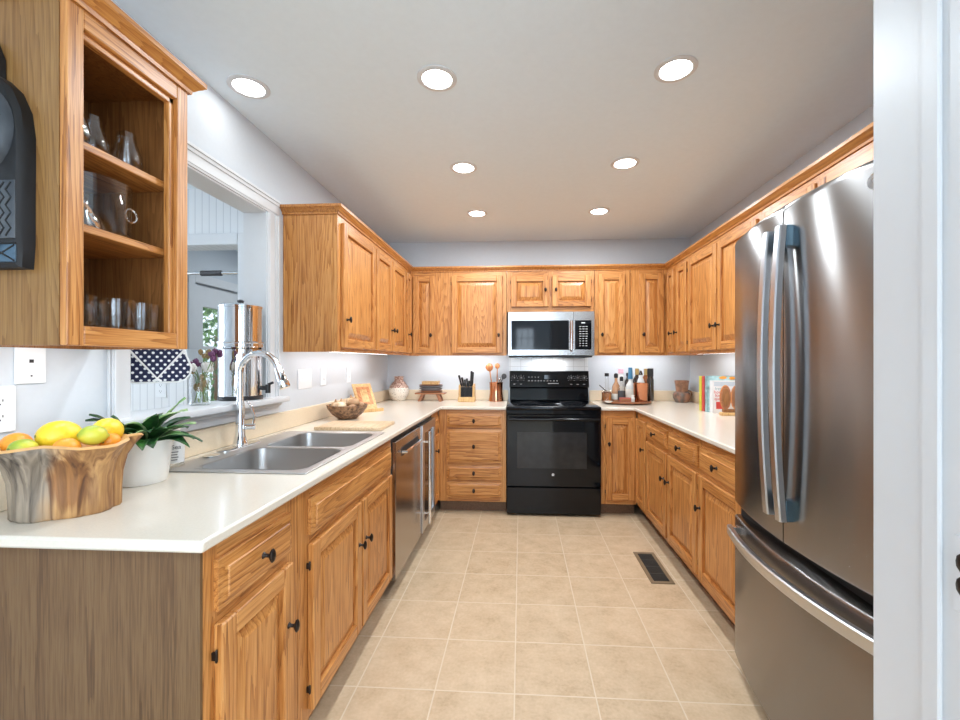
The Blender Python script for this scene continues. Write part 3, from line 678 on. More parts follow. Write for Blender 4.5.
# left corner cabinet, folding door across the corner
o = upper_unit('oak corner wall cabinet with folding door above the striped vase', uL, 3.690, YB - .004, UZ0, UZ1, [(3.712, 3.868, d0, d1, (3.745, KZ), None)], dU)
mb = MB(); fbox(mb, uB, UL + .002, -.700, UZ0 + .016, UZ1, -.300, -.0195); mb.build('carcass', oakZ, o, smooth=False)
frame(uB, UL + .0005, -.700, UZ0, UZ1, [(-.97, -.79, d0 + .012, d1 - .012)], o)
door(uB, -.978, -.775, d0, d1, o, (-.810, KZ), None)
dV = YB - UB - .003
upper_unit('wide oak wall cabinet door above the knife block, left of the microwave', uB, -.700, -.126, UZ0, UZ1, [(-.626, -.165, d0, d1, (-.197, KZ), 0)], dV)
upper_unit('short oak wall cabinet with two small doors above the microwave', uB, -.124, .652, 1.712, UZ1, [(-.088, .250, 1.757, 2.035, (.220, 1.905), 0), (.280, .622, 1.757, 2.035, (.312, 1.905), 1)], dV)
upper_unit('narrow oak wall cabinet right of the microwave', uB, .654, .965, UZ0, UZ1, [(.686, .918, d0, d1, (.716, KZ), 1)], dV)
o = upper_unit('oak corner wall cabinet with folding door above the brown clay pot', uB, .967, XR - .004, UZ0, UZ1, [(1.043, 1.254, d0, d1, (1.075, KZ), None)], dV)
mb = MB(); fbox(mb, uR, 3.69, UB - .002, UZ0 + .016, UZ1, -.300, -.0195); mb.build('carcass', oakZ, o, smooth=False)
frame(uR, 3.69, UB - .0005, UZ0, UZ1, [(3.72, 3.85, d0 + .012, d1 - .012)], o)
door(uR, 3.708, 3.868, d0, d1, o, (3.735, KZ), None)
dW = XR - UR - .003
upper_unit('slim oak wall cabinet on the right wall next to the corner', uR, 3.405, 3.688, UZ0, UZ1, [(3.425, 3.640, d0, d1, (3.612, KZ), 0)], dW)
upper_unit('oak wall cabinet with two tall doors beside the refrigerator', uR, 2.404, 3.405, UZ0, UZ1, [(2.911, 3.385, d0, d1, (2.942, KZ), 1), (2.425, 2.889, d0, d1, (2.858, KZ), 0)], dW)
upper_unit('low oak wall cabinet above the refrigerator', uR, .80, 2.404, 1.800, UZ1, [(1.957, 2.388, 1.825, d1, None, 1), (1.505, 1.937, 1.825, d1, None, 0), (.84, 1.485, 1.825, d1, None, None)], dW)

# near open-shelf cabinet
NY0, NY1 = .900, 1.249
o = thing('wall_cabinet', 'oak open-shelf wall cabinet nearest on the left, holding glassware', 'cabinet', (XL, NY0, UZ0), group='oak wall cabinets')
z0, z1 = 1.306, UZ1
mb = MB(); mb.box(XL + .002, UL - .0195, NY0, NY0 + .016, z0, z1); e = mb.build('end_panel', tanoak, o, smooth=False); e['label'] = 'grey-tan veneer end panel'
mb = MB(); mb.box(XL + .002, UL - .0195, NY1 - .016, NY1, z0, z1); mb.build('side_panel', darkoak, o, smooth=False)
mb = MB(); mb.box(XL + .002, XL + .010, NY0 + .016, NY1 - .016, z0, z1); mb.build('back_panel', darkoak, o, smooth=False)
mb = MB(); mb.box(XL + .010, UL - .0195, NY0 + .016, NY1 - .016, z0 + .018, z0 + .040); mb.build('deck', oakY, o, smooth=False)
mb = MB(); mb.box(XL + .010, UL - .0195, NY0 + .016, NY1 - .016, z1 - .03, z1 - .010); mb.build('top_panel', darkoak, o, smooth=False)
SH = (1.598, 1.795)
for s in SH:
    mb = MB(); mb.box(XL + .010, UL - .035, NY0 + .017, NY1 - .017, s - .019, s, 0, .002); mb.build('shelf', oakY, o)
fN = faceL(UL)
mb = MB()
fbox(mb, fN, NY0, NY0 + .038, z0, z1, -.019, 0, 0, .002); fbox(mb, fN, NY1 - .040, NY1, z0, z1, -.019, 0, 0, .002)
fbox(mb, fN, NY0 + .038, NY1 - .040, z0, z0 + .046, -.019, -.0005, 1, .002); fbox(mb, fN, NY0 + .038, NY1 - .040, z1 - .045, z1, -.019, -.0005, 1, .002)
fbox(mb, fN, NY0 + .038, NY1 - .040, z1 - .062, z1 - .045, -.030, -.012, 1, .002); fbox(mb, fN, NY1 - .056, NY1 - .040, z0 + .046, z1 - .030, -.030, -.012, 0, .002)
fbox(mb, fN, NY0 + .038, NY0 + .048, z0 + .046, z1 - .030, -.030, -.012, 0, .002)
mb.build('face_frame', [oakZ, oakY], o)

# fill strips added in the cabinet recesses only to brighten the walls below
fill_strip_m = emis('fill_strip_lens', (.95, .97, 1.0), 3.0)
def strip(label, fn, a0, a1, z, c, w):
    m = (a0 + a1) / 2; o = thing('under_cabinet_light', label, 'light strip', fn(m, z, c), group='added fill strips under the wall cabinets')
    mb = MB(); fbox(mb, fn, a0, a1, z - .010, z, c - .018, c + .018, 0, .001); mb.build('housing', trim_m, o)
    mb = MB(); fbox(mb, fn, a0 + .01, a1 - .01, z - .0115, z - .0102, c - .012, c + .012); mb.build('lens', fill_strip_m, o, smooth=False)
    p = Vector(fn(m, z - .013, c)) - o.location; n = Vector(fn(0, 0, 1)) - Vector(fn(0, 0, 0))
    L_ = a1 - a0 - .02
    alongx = abs(n.y) > .5
    rot = Matrix.Rotation(R(28), 3, 'X' if alongx else 'Y').to_euler()
    if n.x < -.5: rot = Matrix.Rotation(R(-28), 3, 'Y').to_euler()
    area_light('fill_strip_light', p, rot, L_ if alongx else .02, .02 if alongx else L_, FILL_STRIP_W * L_ * (1.6 if alongx else 1.2), (.92, .96, 1.0), parent=o)
strip('added fill strip under the left wall cabinets', uL, 2.36, 3.60, UZ0 + .0155, -.13, 0)
strip('added fill strip under the back wall cabinets, left of the microwave', uB, -.95, -.16, UZ0 + .0155, -.13, 0)
strip('added fill strip under the back wall cabinets, right of the microwave', uB, .70, 1.40, UZ0 + .0155, -.13, 0)
strip('added fill strip under the right wall cabinets', uR, 2.45, 3.60, UZ0 + .0155, -.13, 0)
strip('added fill strip under the near open-shelf cabinet', uL, NY0 + .03, NY1 - .03, z0 + .0175, -.13, 0)

# crown moulding
def crown(path, label, z=UZ1):
    prof = [(0.0, -.003), (.006, -.003), (.008, .007), (.012, .009), (.018, .016), (.026, .022), (.030, .027), (.034, .029), (.034, .043), (0.0, .043)]
    rs = []
    n = len(path)
    for i, p in enumerate(path):
        p = Vector(p)
        d0_ = (p - Vector(path[i - 1])).normalized() if i else None
        d1_ = (Vector(path[i + 1]) - p).normalized() if i < n - 1 else None
        nr = lambda d: Vector((d.y, -d.x))
        if d0_ is None: m = nr(d1_); sc = 1
        elif d1_ is None: m = nr(d0_); sc = 1
        else:
            m = (nr(d0_) + nr(d1_)).normalized(); sc = 1 / max(.3, m.dot(nr(d0_)))
        rs.append([(p.x + m.x * r * sc, p.y + m.y * r * sc, z + h) for r, h in prof])
    mb = MB(); mb.rings(rs); return tag(mb.build('crown_moulding', oakcrown, angle=25), label, 'crown moulding')
oakcrown = wood('oak_crown', 1, (0.26, 0.085, 0.016), (0.44, 0.165, 0.034), (0.58, 0.26, 0.065), rough=.32, coat=.3)
crown([(XL + .002, 2.317), (UL + .001, 2.317), (UL + .001, UB - .001), (UR - .001, UB - .001), (UR - .001, .80)], 'oak crown moulding along the tops of the far wall cabinets')
crown([(XL + .002, NY0 - .001), (UL + .001, NY0 - .001), (UL + .001, NY1 + .001), (XL + .002, NY1 + .001)], 'oak crown moulding on top of the near open-shelf cabinet')

# ------------------------------------------------------------------ refrigerator
FX, FY0, FY1 = .885, 1.012, 1.850
o = thing('refrigerator', 'stainless steel french-door refrigerator with bottom freezer drawer', 'refrigerator', (1.2, 1.43, 0))
yc = (FY0 + FY1) / 2; hw = (FY1 - FY0) / 2
def fx(y): t = (y - yc) / hw; return FX - .052 * (1 - t * t)
mb = MB(); mb.box(FX + .075, XR - .03, FY0 + .006, FY1 - .006, .03, 1.745, 0, .004); mb.build('cabinet_body', dgrey_m, o)
mb = MB(); mb.box(FX + .03, XR - .1, FY0 + .03, FY1 - .03, .0, .055); mb.build('base_grille', blackmatte_m, o, smooth=False)
mb = MB(); mb.box(FX + .02, FX + .09, FY0 + .01, FY1 - .01, .640, .690); mb.build('gasket', gap_m, o, smooth=False)
def curved_panel(name, y0, y1, za, zb, topround=False):
    n = 14; mb = MB(); rs = []
    prof = [(0, 0), (.006, .0), (.010, .003)]
    ys = [y0 + (y1 - y0) * k / n for k in range(n + 1)]
    def ring(z, ins, back):
        pts = []
        for y in ys:
            yy = min(max(y, y0 + ins), y1 - ins); pts.append((fx(yy) + back, yy, z))
        pts += [(FX + .07, y1 - ins, z), (FX + .07, y0 + ins, z)]
        return pts
    rs = [ring(za, .006, .006), ring(za + .004, .0015, .0012), ring(za + .010, 0, 0)]
    if topround:
        rs += [ring(zb - .028, 0, 0), ring(zb - .014, .0, .004), ring(zb - .005, .001, .013), ring(zb, .004, .028)]
    else: rs += [ring(zb - .010, 0, 0), ring(zb - .004, .0015, .0012), ring(zb, .006, .006)]
    mb.rings(rs); return mb.build(name, steelY, o, angle=50)
dF = curved_panel('door', yc + .0025, FY1, .690, 1.775, True); dF['label'] = 'far fridge door'
dN = curved_panel('door', FY0, yc - .0025, .690, 1.775, True); dN['label'] = 'near fridge door'
dZ = curved_panel('freezer_drawer', FY0, FY1, .060, .640)
for d, y in ((dF, yc + .034), (dN, yc - .034)):
    mb = MB(); rs = []
    N_ = 24
    for k in range(N_ + 1):
        t = k / N_; z = .775 + .915 * t; bow = .020 * (1 - (2 * t - 1) ** 2)
        x = fx(y) - .030 - bow
        rs.append([(x - .008, y - .011, z), (x - .008, y + .011, z), (x - .004, y + .015, z), (x + .012, y + .015, z), (x + .012, y - .015, z), (x - .004, y - .015, z)])
    mb.rings(rs); h = mb.build('handle', handle_m, d, angle=40)
    for za in (.775, 1.625):
        mb = MB(); x = fx(y) - .030; mb.box(x + .010, fx(y) + .003, y - .0145, y + .0145, za, za + .065, 0, .002); m = mb.build('handle_mount', bluesteel_m, h)
mb = MB(); rs = []
for k in range(25):
    t = k / 24; y = FY0 + .035 + (FY1 - FY0 - .085) * t; x = fx(y) - .036 - .012 * (1 - (2 * t - 1) ** 2); z = .602
    rs.append([(x - .004, y, z - .026), (x - .008, y, z - .020), (x - .008, y, z + .008), (x - .004, y, z + .012), (x + .010, y, z + .012), (x + .010, y, z - .026)])
mb.rings(rs); h = mb.build('handle', handle_m, dZ, angle=40)
for y in (FY0 + .04, FY1 - .082):
    mb = MB(); mb.box(fx(y) - .032, fx(y) + .004, y, y + .03, .585, .612, 0, .002); mb.build('handle_mount', chrome_m, h)
# round maker's emblem on the near door
ey, ez = 1.108, 1.712
mb = MB()
sl = math.atan((fx(ey + .01) - fx(ey - .01)) / .02)
for r0, r1 in ((.0215, .0185),):
    ring = lambda r, c: [(fx(ey) - c + math.sin(sl) * r * math.cos(2 * math.pi * k / 28), ey + r * math.cos(2 * math.pi * k / 28), ez + r * math.sin(2 * math.pi * k / 28)) for k in range(28)]
    mb.rings([ring(r0, 0), ring(r0, .0025), ring(r1, .0025), ring(r1, .0012)], cap0=False)
em = mb.build('emblem', chrome_m, dN)
text_mesh('emblem_lettering', 'GE', .024, (fx(ey) - .0022, ey, ez), (R(90), 0, R(-90) - sl), chrome_m, o)

# ------------------------------------------------------------------ range
RX0, RX1 = -.115, .650; rc = (RX0 + RX1) / 2
o = thing('range', 'black freestanding electric range with glass oven door', 'stove', (rc, 3.9, 0))
YF = 3.560
mb = MB(); mb.box(RX0 + .004, RX1 - .004, YF + .035, YB - .012, .03, .880, 0, .003)
for x in (RX0 + .05, RX1 - .05):
    for y in (YF + .1, YB - .1): mb.tube([(x, y, 0), (x, y, .035)], .018, 10)
mb.build('oven_body', black_m, o)
mb = MB(); mb.box(RX0, RX1, YF - .015, YB - .090, .872, .900, 0, .006, 2); mb.box(RX0, RX1, YF - .008, YF + .03, .838, .872, 0, .003); mb.build('cooktop', blackglass_m, o)
ringm = plain('burner_marking', (.09, .09, .095), .2)
for x, y, r in ((rc - .19, YF + .16, .11), (rc + .19, YF + .16, .085), (rc - .19, YF + .40, .085), (rc + .19, YF + .40, .10)):
    mb = MB(); ring = lambda q, z: [(x + q * math.cos(2 * math.pi * k / 36), y + q * math.sin(2 * math.pi * k / 36), z) for k in range(36)]
    mb.rings([ring(r, .9002), ring(r, .9006), ring(r - .003, .9006), ring(r - .003, .9002)], cap0=False, cap1=False); mb.build('burner_ring', ringm, o)
mb = MB(); mb.box(RX0, RX1, YF - .004, YF + .034, .245, .835, 0, .004); dr = mb.build('oven_door', blackglass_m, o)
mb = MB(); mb.box(RX0 + .085, RX1 - .115, YF - .0055, YF - .0035, .395, .690, 0, .0008); mb.build('window', ovenwin_m, dr)
mb = MB(); mb.tube([(RX0 + .02, YF - .045, .800), (RX1 - .02, YF - .045, .800)], .013, 12); mb.box(RX0 + .03, RX0 + .055, YF - .045, YF - .002, .79, .81); mb.box(RX1 - .055, RX1 - .03, YF - .045, YF - .002, .79, .81)
mb.build('door_handle', black_m, dr)
mb = MB(); mb.lathe([(.0105, 0), (.0105, .001)], (rc - .005, YF - .004, .345), 24, 0, '-Y'); bd = mb.build('emblem', plain('emblem_white', (.9, .9, .9), .3), dr)
text_mesh('emblem_lettering', 'GE', .011, (rc - .005, YF - .0056, .345), (R(90), 0, 0), dgrey_m, o)
mb = MB(); mb.box(RX0, RX1, YF, YF + .034, .022, .236, 0, .004); mb.build('storage_drawer', black_m, o)
# backguard: two parts, gloss sloped lower band and control panel
mb = MB(); Yb = YB - .085
mb.hexa([(RX0 + .012, Yb, .900), (RX1 - .012, Yb, .900), (RX1 - .012, YB - .009, .900), (RX0 + .012, YB - .009, .900), (RX0 + .012, Yb + .025, 1.020), (RX1 - .012, Yb + .025, 1.020), (RX1 - .012, YB - .009, 1.020), (RX0 + .012, YB - .009, 1.020)])
mb.build('backguard', blackglass_m, o, smooth=False, bevel=.004)
mb = MB()
mb.hexa([(RX0 + .008, Yb - .010, 1.022), (RX1 - .008, Yb - .010, 1.022), (RX1 - .008, YB - .009, 1.022), (RX0 + .008, YB - .009, 1.022), (RX0 + .008, Yb + .022, 1.178), (RX1 - .008, Yb + .022, 1.178), (RX1 - .008, YB - .009, 1.178), (RX0 + .008, YB - .009, 1.178)])
cp = mb.build('control_panel', black_m, o, smooth=False, bevel=.005)
mark_m = plain('white_panel_print', (.75, .75, .75), .4)
for x in (RX0 + .055, RX0 + .118, RX1 - .175, RX1 - .115, RX1 - .055):
    mb = MB(); mb.lathe([(.025, 0), (.025, .004), (.019, .006), (.017, .026), (.012, .029)], (x, Yb + .006, 1.105), 20, 0, '-Y'); k = mb.build('control_knob', blackmatte_m, o)
    mb = MB(); mb.box(x - .0015, x + .0015, Yb - .0245, Yb - .022, 1.108, 1.122)
    for q in range(7):
        a = R(210 - q * 40); mb.box(x + .031 * math.cos(a) - .002, x + .031 * math.cos(a) + .002, Yb + .0005 + .0 , Yb + .008, 1.105 + .031 * math.sin(a) - .002, 1.105 + .031 * math.sin(a) + .002)
    mb.box(x - .010, x + .010, Yb - .006, Yb, 1.052, 1.055); mb.build('knob_marking', mark_m, k)
mb = MB(); mb.box(rc - .045, rc + .075, Yb - .003, Yb + .006, 1.100, 1.140); mb.build('display', blackglass_m, o, smooth=False)
mb = MB()
for i, x in enumerate([rc - .19, rc - .16, rc - .13, rc - .10, rc - .075, rc - .045, rc - .015, rc + .015, rc + .045, rc + .075]):
    mb.box(x - .006, x + .006, Yb - .0055, Yb + .003, 1.083, 1.087)
    if i < 4: mb.box(x - .005, x + .005, Yb + .003, Yb + .011, 1.118, 1.121)
mb.box(rc - .01, rc + .09, Yb - .009, Yb, 1.058, 1.062); mb.build('button_print', mark_m, o, smooth=False)

# ------------------------------------------------------------------ microwave
o = thing('microwave', 'stainless over-the-range microwave with black glass window', 'microwave', (rc, 4.0, 1.305))
MY = 3.830; m0, m1, mz0, mz1 = -.113, .645, 1.318, 1.707; md_ = m0 + .575
mb = MB(); mb.box(m0 + .004, m1 - .004, MY + .03, YB - .003, mz0, mz1, 0, .003); mb.build('housing', dgrey_m, o)
mb = MB(); mb.box(m0, md_ - .001, MY, MY + .0295, mz0 + .003, mz1, 0, .003); dd = mb.build('door', steelX, o)
mb = MB(); mb.box(m0 + .030, md_ - .040, MY - .0015, MY + .001, mz0 + .052, mz1 - .078, 0, .0008); mb.build('window', blackglass_m, dd)
mb = MB(); mb.tube([(md_ - .022, MY - .002, mz1 - .075), (md_ - .022, MY - .030, mz1 - .085), (md_ - .022, MY - .033, mz0 + .19), (md_ - .022, MY - .030, mz0 + .055), (md_ - .022, MY - .002, mz0 + .045)], .012, 12); mb.build('door_handle', steelsmooth_m, dd)
mb = MB(); mb.box(md_ + .001, m1, MY, MY + .0295, mz0 + .003, mz1, 0, .003); cc = mb.build('control_section', steelX, o)
mb = MB(); mb.box(md_ + .012, m1 - .028, MY - .0015, MY + .001, mz0 + .055, mz1 - .078, 0, .0008); kp = mb.build('keypad', blackglass_m, cc)
mb = MB(); kx = (md_ + .012 + m1 - .028) / 2
mb.box(kx - .016, kx + .016, MY - .0022, MY - .0014, mz1 - .105, mz1 - .095)
for r_ in range(9):
    for c_ in range(3):
        mb.box(kx - .034 + c_ * .027, kx - .034 + c_ * .027 + (.014 if r_ > 4 else .018), MY - .0022, MY - .0014, mz1 - .135 - r_ * .021, mz1 - .131 - r_ * .021)
mb.build('keypad_print', mark_m, kp)
mb = MB(); mb.lathe([(.0155, 0), (.0155, .0015), (.013, .0015), (.013, .0006)], (m0 + .325, MY + .0002, mz1 - .042), 24, 0, '-Y'); mb.build('emblem', chrome_m, dd)
text_mesh('emblem_lettering', 'GE', .017, (m0 + .325, MY - .0016, mz1 - .042), (R(90), 0, 0), plain('emblem_pale', (.85, .85, .86), .3), o)
mb = MB(); mb.box(m0 + .006, m1 - .02, MY + .005, YB - .02, mz0 - .014, mz0 + .0005, 0, .003); mb.build('vent_base', blackmatte_m, o)
mb = MB(); mb.box(m0 + .05, m1 - .08, MY + .02, MY + .16, mz0 - .019, mz0 - .0138, 0, .002); mb.build('grease_filter', steelX, o)
mb = MB()
for k in range(7):
    mb.box(m0 + .06 + k * .095, m0 + .10 + k * .095, MY + .03, MY + .15, mz0 - .0195, mz0 - .019)
mb.build('filter_slot', blackmatte_m, o, smooth=False)
mb = MB(); mb.box(rc - .09, rc + .09, YB - .14, YB - .07, mz0 - .0155, mz0 - .0142); mb.build('task_lamp', emis('task_lamp_lens', (1, .97, .92), 6), o, smooth=False)
area_light('task_lamp_light', (0, .105, mz0 - .02 - 1.305), (0, 0, 0), .30, .07, 1.0, (.95, .97, 1), parent=o)

# ------------------------------------------------------------------ dishwasher and cooler
o = thing('dishwasher', 'stainless dishwasher with bar handle, beside the sink base cabinet', 'dishwasher', (FL, 2.58, 0))
mb = MB(); mb.box(XL + .03, FL - .002, 2.272, 2.885, .105, CB - .012, 0); mb.build('tub', blackmatte_m, o, smooth=False)
mb = MB(); mb.box(FL - .002, FL + .022, 2.290, 2.882, .090, .835, 0, .003); d = mb.build('door', dw_m, o)
mb = MB(); mb.box(XL + .03, FL - .07, 2.275, 2.883, 0, .104); mb.build('toe_kick', blackmatte_m, o, smooth=False)
mb = MB(); mb.box(FL + .0215, FL + .0235, 2.40, 2.80, .735, .785, 0, .0008); mb.build('handle_recess', blackmatte_m, d)
mb = MB(); mb.tube([(FL + .020, 2.41, .757), (FL + .045, 2.42, .757), (FL + .045, 2.78, .757), (FL + .020, 2.79, .757)], .008, 10); mb.build('door_handle', chrome_m, d)
o = thing('beverage_cooler', 'slim glass-fronted beverage cooler with vertical bar handle', 'beverage cooler', (FL, 3.11, 0))
mb = MB(); mb.box(XL + .03, FL - .006, 2.890, 3.330, .10, CB - .012); mb.build('cabinet_body', blackmatte_m, o, smooth=False)
mb = MB(); fbox(mb, fL, 2.893, 3.327, 0, .099, -.5, -.07); mb.build('toe_grille', blackmatte_m, o, smooth=False)
mb = MB(); mb.grid_slab([2.894, 2.955, 3.265, 3.326], [.105, .165, .775, .835], lambda i, j: not (i == 1 and j == 1), -.004, .030, lambda a, b, c: fL(a, b, c)); d = mb.build('door', steelZ, o, smooth=False)
mb = MB(); fbox(mb, fL, 2.95, 3.27, .16, .78, .004, .018); mb.build('glass_pane', blackglass_m, d, smooth=False)
mb = MB()
mb.tube([(FL + .072, 2.925, .165), (FL + .072, 2.925, .790)], .010, 12)
for z in (.235, .720): mb.tube([(FL + .029, 2.925, z), (FL + .072, 2.925, z)], .007, 10)
mb.build('door_handle', chrome_m, d)

# ------------------------------------------------------------------ sink and faucet
o = thing('sink', 'double-bowl stainless steel sink set into the left worktop', 'sink', ((SX0 + SX1) / 2, (SY0 + SY1) / 2, CT))
def rr(x0, x1, y0, y1, r, z, n=5):
    pts = []
    for cx_, cy_, a0 in ((x1 - r, y1 - r, 0), (x0 + r, y1 - r, 90), (x0 + r, y0 + r, 180), (x1 - r, y0 + r, 270)):
        for k in range(n + 1):
            a = R(a0 + 90 * k / n); pts.append((cx_ + r * math.cos(a), cy_ + r * math.sin(a), z))
    return pts
bx0, bx1 = -1.135, -.742
bowls = [(SY0 + .040, 1.800), (1.835, SY1 - .040)]
A = [SX0, bx0, bx1, SX1]; B = [SY0, bowls[0][0], bowls[0][1], bowls[1][0], bowls[1][1], SY1]
mb = MB(); mb.grid_slab(A, B, lambda i, j: not (i == 1 and j in (1, 3)), CT + .0005, CT + .005, lambda a, b, c: (a, b, c)); mb.build('rim', sink_m, o, bevel=.002)
for y0, y1 in bowls:
    mb = MB(); dpt = .175
    mb.rings([rr(bx0 - .003, bx1 + .003, y0 - .003, y1 + .003, .05, CT + .0058), rr(bx0 + .004, bx1 - .004, y0 + .004, y1 - .004, .052, CT + .003), rr(bx0 + .012, bx1 - .012, y0 + .012, y1 - .012, .055, CT - dpt + .04),
              rr(bx0 + .022, bx1 - .022, y0 + .022, y1 - .022, .06, CT - dpt + .012), rr(bx0 + .045, bx1 - .045, y0 + .045, y1 - .045, .06, CT - dpt)], cap0=False)
    mb.build('bowl', sinkbowl_shaded_m, o)
    for cxx in (0,):
        mb = MB(); mb.lathe([(.045, 0), (.045, .004), (.036, .004), (.030, -.0)], ((bx0 + bx1) / 2, (y0 + y1) / 2, CT - dpt + .001), 24); mb.build('drain', chrome_m, o)
# rounded corner fillets of the bowls
for y0, y1 in bowls:
    mb = MB(); pts = rr(bx0 - .0005, bx1 + .0005, y0 - .0005, y1 + .0005, .05, CT + .0052, 5)
    sq = []
    n = len(pts)
    for i, p in enumerate(pts):
        q = i // 6; c = [(bx1 + .001, y1 + .001), (bx0 - .001, y1 + .001), (bx0 - .001, y0 - .001), (bx1 + .001, y0 - .001)][q]; sq.append((c[0], c[1], CT + .0052))
    for q in range(4):
        cpt = mb.bm.verts.new(sq[q * 6]); vs = [mb.bm.verts.new(p) for p in pts[q * 6:q * 6 + 6]]
        for a_, b_ in zip(vs, vs[1:]): mb.bm.faces.new([cpt, a_, b_])
    mb.build('corner_fillet', sink_m, o, smooth=False)

fxp, fyp = -1.218, 1.812
o = thing('faucet', 'tall chrome pull-down kitchen faucet behind the sink', 'faucet', (fxp, fyp, CT))
ZB = CT + .0055
mb = MB(); rs = [rr(fxp - .030, fxp + .030, fyp - .125, fyp + .125, .029, ZB), rr(fxp - .030, fxp + .030, fyp - .125, fyp + .125, .029, ZB + .004), rr(fxp - .026, fxp + .026, fyp - .121, fyp + .121, .025, ZB + .006)]
mb.rings(rs); mb.build('deck_plate', steelsmooth_m, o)
mb = MB(); mb.lathe([(.029, ZB + .006), (.030, ZB + .012), (.027, ZB + .02), (.020, ZB + .05), (.0175, ZB + .09), (.0175, ZB + .15), (.0165, ZB + .185), (.0150, ZB + .20)], (fxp, fyp, 0), 24); mb.build('body', chrome_m, o)
ra = .086; top = 1.305 - ra
pts = [(fxp, fyp, ZB + .19), (fxp, fyp, top - .05)] + [(fxp + ra - ra * math.cos(R(a)), fyp, top + ra * math.sin(R(a))) for a in range(0, 166, 11)]
mb = MB(); mb.tube(pts, .0135, 14); mb.build('spout', chrome_m, o)
e_ = Vector(pts[-1]); dv = (Vector(pts[-1]) - Vector(pts[-2])).normalized()
mb = MB(); mb.tube([e_, e_ + dv * .02, e_ + dv * .045, e_ + dv * .085, e_ + dv * .092], [.0155, .0165, .019, .025, .022], 18); sh = mb.build('spray_head', chrome_m, o)
mb = MB(); q = e_ + dv * .05; mb.ball(q + Vector((.012, -.014, .004)), 1, 2, 0, (.007, .007, .016)); mb.build('spray_button', blackmatte_m, sh)
mb = MB(); mb.tube([(fxp + .018, fyp + .006, ZB + .085), (fxp + .055, fyp + .02, ZB + .085)], .013, 14)
mb.tube([(fxp + .047, fyp + .018, ZB + .09), (fxp + .052, fyp + .02, ZB + .13), (fxp + .040, fyp + .016, ZB + .17), (fxp + .022, fyp + .01, ZB + .20)], [.008, .0075, .008, .004], 12, flat=.7); mb.build('lever', chrome_m, o)
o = thing('sink_strainer', 'small dark dish of wire beads on the sink deck near the faucet', 'strainer', (-1.205, 1.60, ZB))
mb = MB(); mb.lathe([(.026, ZB), (.030, ZB + .003), (.030, ZB + .005), (.018, ZB + .005)], (-1.203, 1.615, 0), 20); mb.build('disc', steelsmooth_m, o)

# ------------------------------------------------------------------ water filter, flowers and bag in the opening
wx, wy = -1.372, 2.045
o = thing('water_filter', 'stacked polished steel gravity water filter on the sill above the sink', 'water filter', (wx, wy, SILL))
r_ = .094; Zs = SILL
mb = MB(); mb.lathe([(r_ + .003, Zs + .0005), (r_ + .003, Zs + .020), (r_ - .01, Zs + .021)], (wx, wy, 0), 36); mb.build('base_ring', blackmatte_m, o)
mb = MB(); mb.lathe([(r_, Zs + .0205), (r_, Zs + .245), (r_ - .01, Zs + .246)], (wx, wy, 0), 40); mb.build('lower_chamber', chrome_m, o)
mb = MB(); mb.lathe([(r_ - .01, Zs + .246), (r_ + .009, Zs + .248), (r_ + .010, Zs + .254), (r_ + .005, Zs + .257), (r_ + .005, Zs + .272), (r_ + .010, Zs + .275), (r_ + .009, Zs + .281), (r_, Zs + .283), (r_, Zs + .445), (r_ - .01, Zs + .446)], (wx, wy, 0), 40); mb.build('upper_chamber', chrome_m, o)
mb = MB(); mb.lathe([(r_ + .003, Zs + .4455), (r_ + .003, Zs + .456), (r_ - .012, Zs + .464), (.03, Zs + .470)], (wx, wy, 0), 40); li = mb.build('lid', chrome_m, o)
mb = MB(); mb.lathe([(.010, Zs + .470), (.014, Zs + .476), (.016, Zs + .484), (.006, Zs + .489)], (wx, wy, 0), 16); mb.build('lid_knob', blackmatte_m, li)
dx, dy = .80, .20; nn = math.hypot(dx, dy); dx /= nn; dy /= nn
mb = MB(); mb.tube([(wx + dx * (r_ - .002), wy + dy * (r_ - .002), Zs + .055), (wx + dx * (r_ + .035), wy + dy * (r_ + .035), Zs + .055)], .011, 12)
mb.tube([(wx + dx * (r_ + .030), wy + dy * (r_ + .03), Zs + .072), (wx + dx * (r_ + .030), wy + dy * (r_ + .03), Zs + .030)], .012, 12)
mb.tube([(wx + dx * (r_ + .030), wy + dy * (r_ + .03), Zs + .072), (wx + dx * (r_ + .055), wy + dy * (r_ + .055), Zs + .082)], .006, 8); mb.build('spigot', blackmatte_m, o)

vx, vy = -1.372, 1.775
o = thing('flower_vase', 'clear glass jar of wilting purple and white flowers on the sill', 'vase', (vx, vy, SILL))
mb = MB(); mb.lathe([(.036, SILL + .0005), (.040, SILL + .006), (.040, SILL + .105), (.034, SILL + .125), (.034, SILL + .135), (.0315, SILL + .135), (.0315, SILL + .124), (.037, SILL + .104), (.037, SILL + .010), (.005, SILL + .008)], (vx, vy, 0), 24); mb.build('jar', glass_m, o)
stem_m = plain('flower_stem', (.18, .26, .07), .5); petal_p = plain('purple_petal', (.14, .04, .11), .6, noise=.3); petal_w = plain('white_petal', (.8, .77, .72), .6); petal_b = plain('dry_leaf', (.30, .20, .08), .7, noise=.3)
mb = MB()
tips = []
for k in range(11):
    a = random.uniform(0, 6.28); rr_ = random.uniform(.02, .075); h = random.uniform(.13, .23)
    tip = (vx + rr_ * math.cos(a), vy + rr_ * math.sin(a), SILL + h); tips.append(tip)
    mb.tube([(vx + random.uniform(-.015, .015), vy + random.uniform(-.015, .015), SILL + .012), (vx + .3 * rr_ * math.cos(a), vy + .3 * rr_ * math.sin(a), SILL + .12), tip], .0018, 6)
mb.build('stems', stem_m, o)
